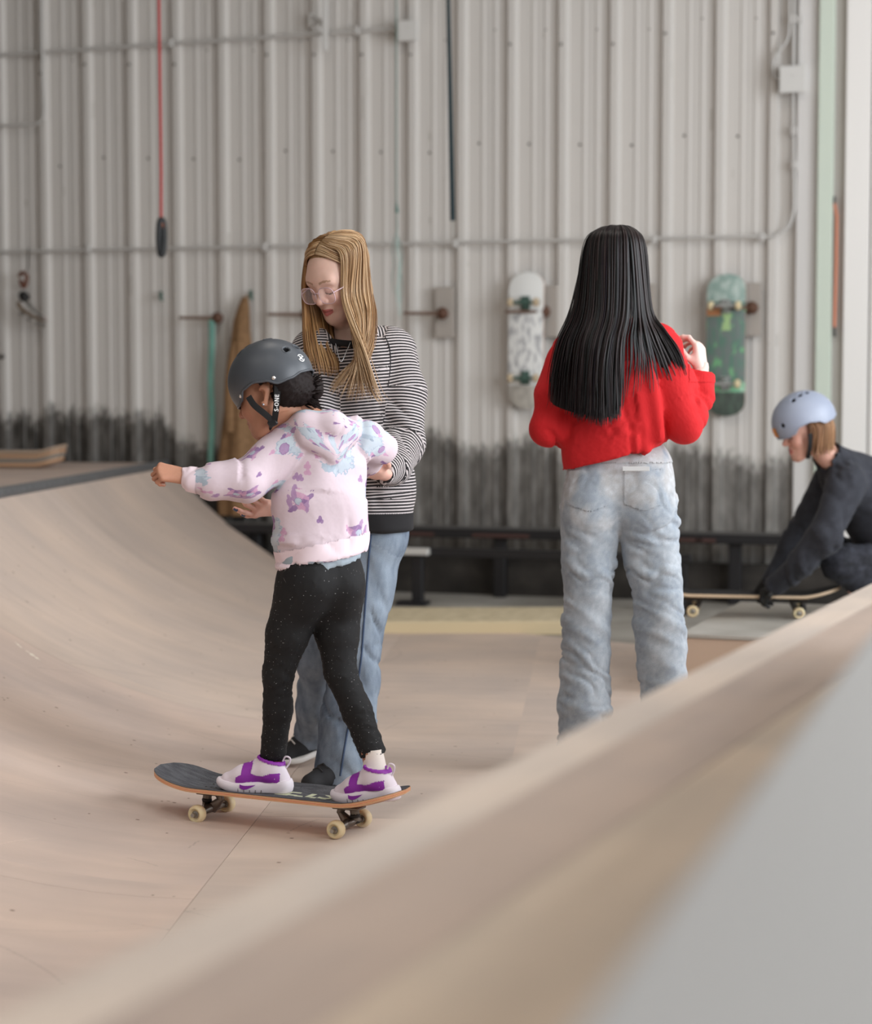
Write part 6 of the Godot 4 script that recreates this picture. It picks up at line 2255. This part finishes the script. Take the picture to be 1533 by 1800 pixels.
# ------------------------------------------------------------------ the person in red, seen from behind
func build_red():
	var z := 6.2
	var sk := lin(226, 194, 184)
	var F := Vector3(0.12, 0, -1).normalized()
	var Hx := frame(Vector3(0.25, -0.06, -1), Vector3.UP, at(1086, 478, z), 1.04)
	var f := Field.new()
	f.k_now = 0.02
	f.chain([at(1088, 850, z), at(1085, 720, z), at(1085, 620, z)], [0.09, 0.095, 0.08], 0.05, F, 0.75)
	f.chain([at(1085, 610, z), at(1086, 540, z)], [0.06, 0.052])
	f.chain([at(1005, 615, z), at(965, 745, z - 0.02), at(1000, 742, z + 0.22)], [0.05, 0.04, 0.028])
	f.chain([at(1162, 610, z), at(1210, 742, z - 0.06), at(1234, 645, z + 0.02)], [0.05, 0.04, 0.027])
	f.chain([at(1040, 890, z), at(1032, 1080, z), at(1026, 1315, z)], [0.07, 0.045, 0.035])
	f.chain([at(1136, 890, z), at(1158, 1080, z), at(1168, 1315, z)], [0.07, 0.045, 0.035])
	var body := solid(f, 0.022, sk)
	body.add(head_geo(Hx.affine_inverse() * at(1086, 590, z), 0.052, sk, lin(190, 110, 104), lin(50, 36, 30), 0.005, 1.0, false), Hx)
	var hz := (at(1226, 604, z + 0.03) - at(1232, 652, z + 0.02)).normalized()
	var hy := Vector3(0.85, 0.1, 0.5)
	hy = (hy - hz * hy.dot(hz)).normalized()
	body.add(hand_geo([[0.55, 0.75, 0.35], [0.9, 0.8, 0.4], [1.0, 0.9, 0.5], [1.05, 0.9, 0.5]], Vector3(0.55, -0.55, 0.62), sk, lin(238, 236, 232), false), Transform3D(Basis(hy.cross(hz), hy, hz).scaled(Vector3.ONE * 0.90), at(1233, 650, z + 0.02)))
	var lz := Vector3(0.6, 0.1, -0.8).normalized()
	body.add(hand_geo([[0.5, 0.6, 0.4], [0.5, 0.6, 0.4], [0.5, 0.6, 0.4], [0.5, 0.6, 0.4]], Vector3(0.6, -0.3, 0.7), sk, lin(238, 236, 232), true), Transform3D(Basis(Vector3.UP.cross(lz).normalized(), lz.cross(Vector3.UP.cross(lz).normalized()), lz).scaled(Vector3.ONE * 0.9), at(1000, 742, z + 0.22)))
	var who := person("person with long straight black hair in red sweater and pale jeans, seen from behind", body)
	# sweater
	var h := Field.new()
	h.k_now = 0.05
	h.fold_now = 0.010
	h.ring_now = 0.1
	h.chain([at(1078, 850, z), at(1078, 800, z), at(1078, 750, z), at(1080, 690, z), at(1084, 625, z), at(1086, 595, z)], [0.150, 0.166, 0.172, 0.166, 0.128, 0.08], 0.03, F, 0.78)
	h.clip(at(1078, 803, z), Vector3(0.285, -0.958, 0))
	h.cap(at(1018, 612, z), at(1152, 606, z), 0.070, 0.070, 0.05, F, 0.9)
	h.fold_now = 0.015
	h.ring_now = 0.7
	h.chain([at(1010, 622, z), at(980, 700, z - 0.01), at(968, 748, z - 0.02), at(1000, 742, z + 0.20)], [0.078, 0.074, 0.066, 0.042], 0.016)
	h.chain([at(1158, 618, z), at(1186, 700, z - 0.04), at(1204, 742, z - 0.06), at(1224, 706, z - 0.02), at(1233, 662, z + 0.015), at(1234, 640, z + 0.02)], [0.078, 0.076, 0.064, 0.050, 0.038, 0.034], 0.016)
	h.fold_now = 0.006
	for q in [[1142, 640, 1160, 770, 0.018], [1118, 650, 1136, 790, 0.014]]:
		h.cap(at(q[0], q[1], z - 0.115), at(q[2], q[3], z - 0.118), q[4] * 0.8, q[4], 0.030)
	h.clip(at(1078, 803, z), Vector3(0.285, -0.958, 0), at(1070, 806, z - 0.13), 0.11)
	h.clip(at(1233, 651, z), Vector3(0.05, 1, 0), at(1233, 625, z), 0.055)
	h.fill(0.008)
	var g := clothe(h, h.net(), 9.0, Vector3.BACK, 0.15, 51.0)
	var red := mat("red fleece sweater", c8(198, 24, 30), 0.9, 0.0, {"normal_enabled": true, "normal_texture": noise_tex(120, 0.15, Color.BLACK, Color.WHITE, 256, 2, true, 2.0), "normal_scale": 0.2})
	var sw := put(g, "sweater", red, who)
	put(patch(g, 0.002, func(c: Vector3, n: Vector3) -> bool: return c.x > at(1205, 650, z).x and c.y > at(1230, 672, z).y), "cuff", red, sw)
	# jeans
	var j := Field.new()
	j.k_now = 0.04
	j.fold_now = 0.004
	j.ring_now = 0.4
	j.cap(at(1066, 835, z), at(1112, 832, z), 0.128, 0.128, 0.05, F, 0.82)
	j.cap(at(1038, 880, z - 0.03), at(1038, 900, z - 0.03), 0.090, 0.088, 0.05)
	j.cap(at(1135, 878, z - 0.03), at(1137, 898, z - 0.03), 0.092, 0.090, 0.05)
	j.fold_now = 0.010
	j.ring_now = 0.85
	j.chain([at(1038, 900, z), at(1034, 1000, z), at(1031, 1100, z), at(1027, 1240, z), at(1024, 1345, z)], [0.100, 0.084, 0.078, 0.084, 0.090], 0.02)
	j.chain([at(1138, 900, z), at(1150, 1000, z), at(1160, 1100, z), at(1168, 1240, z), at(1170, 1345, z)], [0.102, 0.086, 0.080, 0.078, 0.082], 0.02)
	j.clip(at(1088, 780, z), Vector3.UP)
	j.clip(at(1100, 1340, z), Vector3.DOWN)
	j.fill(0.0072)
	var blue := lin(162, 171, 180)
	var grey := lin(198, 195, 192)
	var white := lin(220, 224, 227)
	var jg := clothe(j, j.net(), 20.0, Vector3.BACK, 0.1, 71.0, func(p: Vector3, n: Vector3, pr: Prim, along: float) -> Color:
		var w := noise_a.get_noise_3d(p.x * 9.0, p.y * 6.0, p.z * 9.0)
		var v := noise_a.get_noise_3d(p.x * 45.0, p.y * 45.0, p.z * 45.0)
		var dust := clampf((p.y - 0.86 + w * 0.30) * 9.0, 0.0, 1.0)       # grey dust on the seat, with a ragged lower edge
		var c := blue.lerp(white, clampf(0.25 + w * 0.5 + v * 0.35, 0, 1))
		return c.lerp(grey.lerp(white, clampf(v + w, 0, 0.7)), dust * 0.85))
	var jeans := put(jg, "jeans", denim("pale worn denim"), who)
	put(patch(jg, 0.003, func(c: Vector3, n: Vector3) -> bool: return c.y > at(1088, 812, z).y), "waistband", denim("pale worn denim"), jeans)
	for q in [[1036, 858], [1132, 856]]:
		put(patch(jg, 0.003, func(c: Vector3, n: Vector3) -> bool:
			var d: Vector3 = c - at(q[0], q[1], c.z * -1.0)
			return absf(d.x) < 0.062 and d.y < 0.055 and d.y > -0.075 + absf(d.x) * 0.35 and n.z > 0.25), "back_pocket", denim("pale worn denim"), jeans)
	put(Geo.new().box(at(1118, 824, z - 0.142), Vector3(0.085, 0.014, 0.003), 0.001), "pocket_label", mat("white stitched label", c8(206, 206, 206), 0.9), jeans)
	for e in [[1030, Vector3(-0.15, 0, -1)], [1170, Vector3(0.25, 0, -1)]]:
		var d: Vector3 = e[1].normalized()
		plain_shoe(who, Transform3D(Basis(d, Vector3.UP, d.cross(Vector3.UP)), Vector3(at(e[0], 1350, z).x, 0.001, -z) + d * 0.06), 0.25, mat("white shoe rubber", c8(214, 210, 206), 0.7), mat("white shoe leather", c8(206, 202, 198), 0.6))
	# hair
	var r := RandomNumberGenerator.new()
	r.seed = 909
	var hair := Geo.new()
	var top := at(1090, 414, z)
	var zb := z - 0.135
	var C := func(az: float, el: float, rr: float) -> Vector3:
		var a := deg_to_rad(az)
		var e := deg_to_rad(el)
		return Hx * (Vector3(sin(a) * cos(e) * 0.080, sin(e) * 0.088 + 0.042, cos(a) * cos(e) * 0.100 - 0.014) * rr)
	var gd := [
		[C.call(80, 84, 1.06), C.call(85, 50, 1.10), C.call(88, 12, 1.16), at(1006, 545, z - 0.05), at(984, 600, z - 0.10), at(972, 650, z - 0.10), at(968, 690, z - 0.10), at(966, 712, z - 0.10)],
		[C.call(110, 84, 1.06), C.call(110, 50, 1.12), C.call(112, 12, 1.18), at(1016, 545, zb + 0.02), at(994, 600, zb - 0.02), at(984, 650, zb - 0.03), at(980, 700, zb - 0.03), at(976, 722, zb - 0.03)],
		[C.call(140, 84, 1.06), C.call(135, 50, 1.12), C.call(138, 12, 1.18), at(1034, 545, zb - 0.01), at(1018, 600, zb - 0.04), at(1012, 650, zb - 0.05), at(1010, 710, zb - 0.05), at(1010, 734, zb - 0.05)],
		[C.call(165, 84, 1.06), C.call(160, 50, 1.12), C.call(162, 12, 1.18), at(1056, 545, zb - 0.02), at(1042, 600, zb - 0.05), at(1036, 650, zb - 0.06), at(1034, 710, zb - 0.06), at(1030, 744, zb - 0.06)],
		[C.call(190, 84, 1.06), C.call(185, 50, 1.12), C.call(186, 12, 1.18), at(1078, 545, zb - 0.02), at(1066, 600, zb - 0.05), at(1060, 650, zb - 0.06), at(1060, 715, zb - 0.06), at(1060, 750, zb - 0.06)],
		[C.call(215, 84, 1.06), C.call(208, 50, 1.12), C.call(208, 12, 1.18), at(1100, 545, zb - 0.02), at(1090, 600, zb - 0.05), at(1088, 650, zb - 0.06), at(1088, 710, zb - 0.06), at(1088, 738, zb - 0.06)]]
	var side := [
		[C.call(225, 84, 1.06), C.call(218, 50, 1.12), C.call(218, 12, 1.18), at(1118, 545, zb), at(1116, 590, zb - 0.03), at(1118, 630, zb - 0.04), at(1114, 670, zb - 0.04), at(1110, 700, zb - 0.04)],
		[C.call(240, 84, 1.06), C.call(235, 50, 1.12), C.call(232, 12, 1.16), at(1132, 545, z - 0.10), at(1146, 590, z - 0.110), at(1164, 635, z - 0.105), at(1176, 670, z - 0.095), at(1184, 700, z - 0.09)],
		[C.call(260, 84, 1.06), C.call(252, 50, 1.12), C.call(248, 12, 1.14), at(1140, 545, z - 0.07), at(1160, 585, z - 0.090), at(1182, 625, z - 0.090), at(1196, 660, z - 0.085), at(1200, 690, z - 0.085)],
		[C.call(280, 84, 1.06), C.call(272, 50, 1.10), C.call(264, 12, 1.12), at(1144, 540, z - 0.05), at(1166, 578, z - 0.078), at(1190, 612, z - 0.085), at(1203, 645, z - 0.085), at(1206, 672, z - 0.085)]]
	var front := [
		[C.call(10, 70, 1.05), C.call(60, 60, 1.10), C.call(84, 40, 1.12), C.call(90, 0, 1.16)],
		[C.call(-10, 70, 1.05), C.call(-60, 60, 1.10), C.call(-84, 40, 1.12), C.call(-90, 0, 1.14)]]
	hair_locks(hair, [front[0], [C.call(20, 84, 1.06), C.call(110, 64, 1.1), C.call(120, 40, 1.12), C.call(120, 4, 1.16)]], 40, 0.005, 0.006, [lin(24, 18, 19), lin(32, 24, 24)], r, 0.5, 0.1)
	hair_locks(hair, [front[1], [C.call(-20, 84, 1.06), C.call(-110, 64, 1.1), C.call(-120, 40, 1.12), C.call(-120, 4, 1.16)]], 40, 0.005, 0.006, [lin(24, 18, 19), lin(32, 24, 24)], r, 0.5, 0.1)
	var tones := [lin(24, 18, 19), lin(32, 24, 24), lin(18, 14, 15), lin(40, 30, 30)]
	hair.add(hair_sheet(gd, Vector3(0, -0.004, -0.014), lin(22, 18, 20), 30, 0.92))
	hair.add(hair_sheet([gd[5], side[0], side[1], side[2], side[3]], Vector3(0, -0.004, -0.012), lin(18, 14, 15), 20, 0.40))
	hair_locks(hair, [gd[5], side[0], side[1]], 50, 0.0034, 0.012, tones, r, 0.45, 0.6)
	hair_locks(hair, gd.slice(2), 480, 0.0036, 0.015, tones, r, 0.45, 0.13)
	hair_locks(hair, gd.slice(0, 3), 130, 0.0035, 0.018, tones, r, 0.45, 0.2)
	hair_locks(hair, side.slice(1), 170, 0.0034, 0.011, tones, r, 0.45, 0.2)
	hair_locks(hair, side.slice(0, 2), 34, 0.0035, 0.018, tones, r, 0.45, 0.35)
	var cap := Field.new()
	cap.cap(Hx * Vector3(0, 0.05, -0.045), Hx * Vector3(0, 0.05, 0.01), 0.074, 0.070, 0.02)
	cap.cap(Hx * Vector3(0, 0.03, -0.05), Hx * Vector3(0, -0.10, -0.06), 0.072, 0.056, 0.03)
	cap.fill(0.007)
	var cg := cap.net()
	for i in cg.col.size(): cg.col[i] = lin(24, 18, 19)
	hair.add(cg)
	put(hair, "hair", hair_material("long black hair", 0.38, 0.36), who)
	print("red ", Time.get_ticks_msec())

# ------------------------------------------------------------------ the crouching child at the right edge
func build_kid():
	var sk := lin(214, 164, 146)
	var Hf := Vector3(-0.95, -0.28, 0.12).normalized()
	var Hx := frame(Hf, Vector3.UP, at(1413, 738, 8.05))
	var head_xf := frame(Hf, Vector3.UP, Hx * Vector3(0, -0.045, 0.004), 1.0)
	var f := Field.new()
	f.k_now = 0.02
	f.chain([at(1585, 960, 8.3), at(1530, 870, 8.2), at(1480, 825, 8.12)], [0.11, 0.10, 0.085])
	f.chain([at(1480, 825, 8.12), at(1448, 795, 8.08)], [0.06, 0.05])
	f.chain([at(1490, 848, 8.02), at(1450, 940, 7.97), at(1374, 1025, 8.12)], [0.045, 0.036, 0.028])
	f.chain([at(1462, 845, 8.26), at(1410, 930, 8.34), at(1352, 1022, 8.31)], [0.045, 0.036, 0.028])
	f.chain([at(1590, 985, 8.25), at(1470, 985, 8.12), at(1530, 1062, 8.22)], [0.07, 0.05, 0.04])
	f.chain([at(1590, 985, 8.45), at(1480, 975, 8.46), at(1540, 1052, 8.50)], [0.07, 0.05, 0.04])
	var body := solid(f, 0.022, sk)
	body.add(head_geo(head_xf.affine_inverse() * at(1462, 810, 8.09), 0.05, sk, lin(190, 110, 104), lin(150, 110, 80), 0.004, 1.06), head_xf)
	var glove := lin(26, 25, 27)
	for q in [[at(1372, 1026, 8.12), at(1340, 1044, 8.20), 0.95, false], [at(1350, 1020, 8.32), at(1336, 1046, 8.34), 0.9, true]]:
		var hz: Vector3 = (q[1] - q[0]).normalized()
		var hy := Vector3(0.2, 0.9, 0.4)
		hy = (hy - hz * hy.dot(hz)).normalized()
		body.add(hand_geo([[0.7, 0.9, 0.6], [0.7, 0.9, 0.6], [0.7, 0.9, 0.6], [0.7, 0.9, 0.6]], Vector3(0.6, -0.5, 0.6), glove, glove, q[3], 0.005, 0.05, 1.15), Transform3D(Basis(hy.cross(hz), hy, hz).scaled(Vector3.ONE * q[2]), q[0]))
	var who := person("crouching child in pale blue-grey helmet and dark clothes at the right edge", body)
	var h := Field.new()
	h.k_now = 0.05
	h.fold_now = 0.010
	h.ring_now = 0.4
	h.chain([at(1600, 985, 8.32), at(1550, 900, 8.25), at(1500, 845, 8.16), at(1474, 822, 8.12)], [0.165, 0.160, 0.125, 0.085], 0.04)
	h.fold_now = 0.012
	h.ring_now = 0.75
	h.chain([at(1490, 848, 8.02), at(1452, 940, 7.96), at(1412, 985, 8.02), at(1366, 1030, 8.13)], [0.082, 0.068, 0.058, 0.046], 0.04)
	h.chain([at(1464, 845, 8.26), at(1412, 930, 8.34), at(1356, 1018, 8.31)], [0.080, 0.062, 0.045], 0.04)
	h.cap(at(1478, 826, 8.12), at(1456, 800, 8.085), 0.085, 0.066, 0.03)
	h.carve(at(1456, 806, 8.08), at(1438, 770, 8.05), 0.053, 0.066, 0.006)
	h.fill(0.011)
	put(clothe(h, h.net(), 14.0, Vector3.BACK, 0.1, 91.0), "hoodie", mat("dark charcoal hoodie", c8(52, 54, 62), 0.9, 0.0, {"albedo_texture": noise_tex(160, 0.03, Color(0.7, 0.7, 0.72), Color(1, 1, 1), 256, 4), "uv1_triplanar": true, "uv1_scale": Vector3(3, 3, 3), "rim_enabled": true, "rim": 0.2}), who)
	var j := Field.new()
	j.k_now = 0.05
	j.fold_now = 0.010
	j.chain([at(1600, 985, 8.25), at(1475, 988, 8.12), at(1545, 1058, 8.22)], [0.095, 0.072, 0.06], 0.03)
	j.chain([at(1600, 985, 8.45), at(1485, 975, 8.46), at(1550, 1050, 8.50)], [0.095, 0.072, 0.06], 0.03)
	j.fill(0.012)
	put(clothe(j, j.net(), 18.0, Vector3.BACK, 0.1, 111.0), "trousers", mat("black patterned trousers", c8(60, 62, 72), 0.9, 0.0, {"albedo_texture": noise_tex(161, 0.02, Color(0.25, 0.25, 0.28), Color(1, 1, 1), 256, 3), "uv1_triplanar": true, "uv1_scale": Vector3(4, 4, 4)}), who)
	for q in [[at(1545, 1062, 8.22), 0.0], [at(1552, 1052, 8.50), 0.0]]:
		var d := Vector3(-0.9, 0, 0.43).normalized()
		plain_shoe(who, Transform3D(Basis(d, Vector3.UP, d.cross(Vector3.UP)), Vector3(q[0].x, 0.2545, q[0].z)), 0.23, mat("white shoe rubber", c8(214, 210, 206), 0.7), mat("black shoe canvas", c8(30, 30, 33), 0.8))
	# hair
	var hair := Geo.new()
	var r := RandomNumberGenerator.new()
	r.seed = 66
	var gd := [
		[Hx * Vector3(0.085, 0.0, 0.02), Hx * Vector3(0.090, -0.04, 0.01), at(1424, 788, 7.97), at(1426, 806, 7.97)],
		[Hx * Vector3(0.085, 0.0, -0.02), Hx * Vector3(0.092, -0.05, -0.03), at(1440, 790, 7.97), at(1440, 810, 7.98)],
		[Hx * Vector3(0.07, 0.0, -0.06), Hx * Vector3(0.078, -0.05, -0.075), at(1456, 786, 8.0), at(1458, 802, 8.0)],
		[Hx * Vector3(0.03, 0.0, -0.10), Hx * Vector3(0.035, -0.05, -0.11), at(1468, 780, 8.05), at(1474, 792, 8.05)]]
	hair_locks(hair, gd, 90, 0.0055, 0.010, [lin(150, 112, 82), lin(176, 138, 104), lin(120, 86, 62)], r, 0.5, 0.3)
	put(hair, "hair", hair_material("light brown hair", 0.5, 0.4), who)
	var shell := mat("pale blue-grey helmet", c8(150, 158, 176), 0.45)
	var hm := helmet(who, Hx, Vector3(0.112, 0.122, 0.136), shell, [[62, 52], [86, 62], [118, 64], [-62, 52], [-86, 62], [-118, 64], [35, 4]], 0.0105)
	put(ribbon(smooth_path([helmet_point(0.1, 0.02, Vector3(0.113, 0.123, 0.137)), helmet_point(0.1, -0.12, Vector3(0.1135, 0.1235, 0.1375)), helmet_point(0.1, -0.3, Vector3(0.1135, 0.1235, 0.1375))], 4), 0.034, 0.0015, [Vector3(0.1, 0, 1)]), "sticker", mat("orange sticker", c8(226, 150, 84), 0.5), hm)
	var st := put(ribbon(smooth_path([at(1424, 762, 7.935), at(1424, 785, 7.955), at(1420, 806, 8.0)], 4), 0.017, 0.002, [Vector3(0.0, 0.0, 1)]), "strap", mat("black webbing", c8(22, 22, 24), 0.8), hm)
	st.transform = Hx.affine_inverse()
	print("kid ", Time.get_ticks_msec())

func build_people():
	build_child()
	build_blonde()
	build_red()
	build_kid()
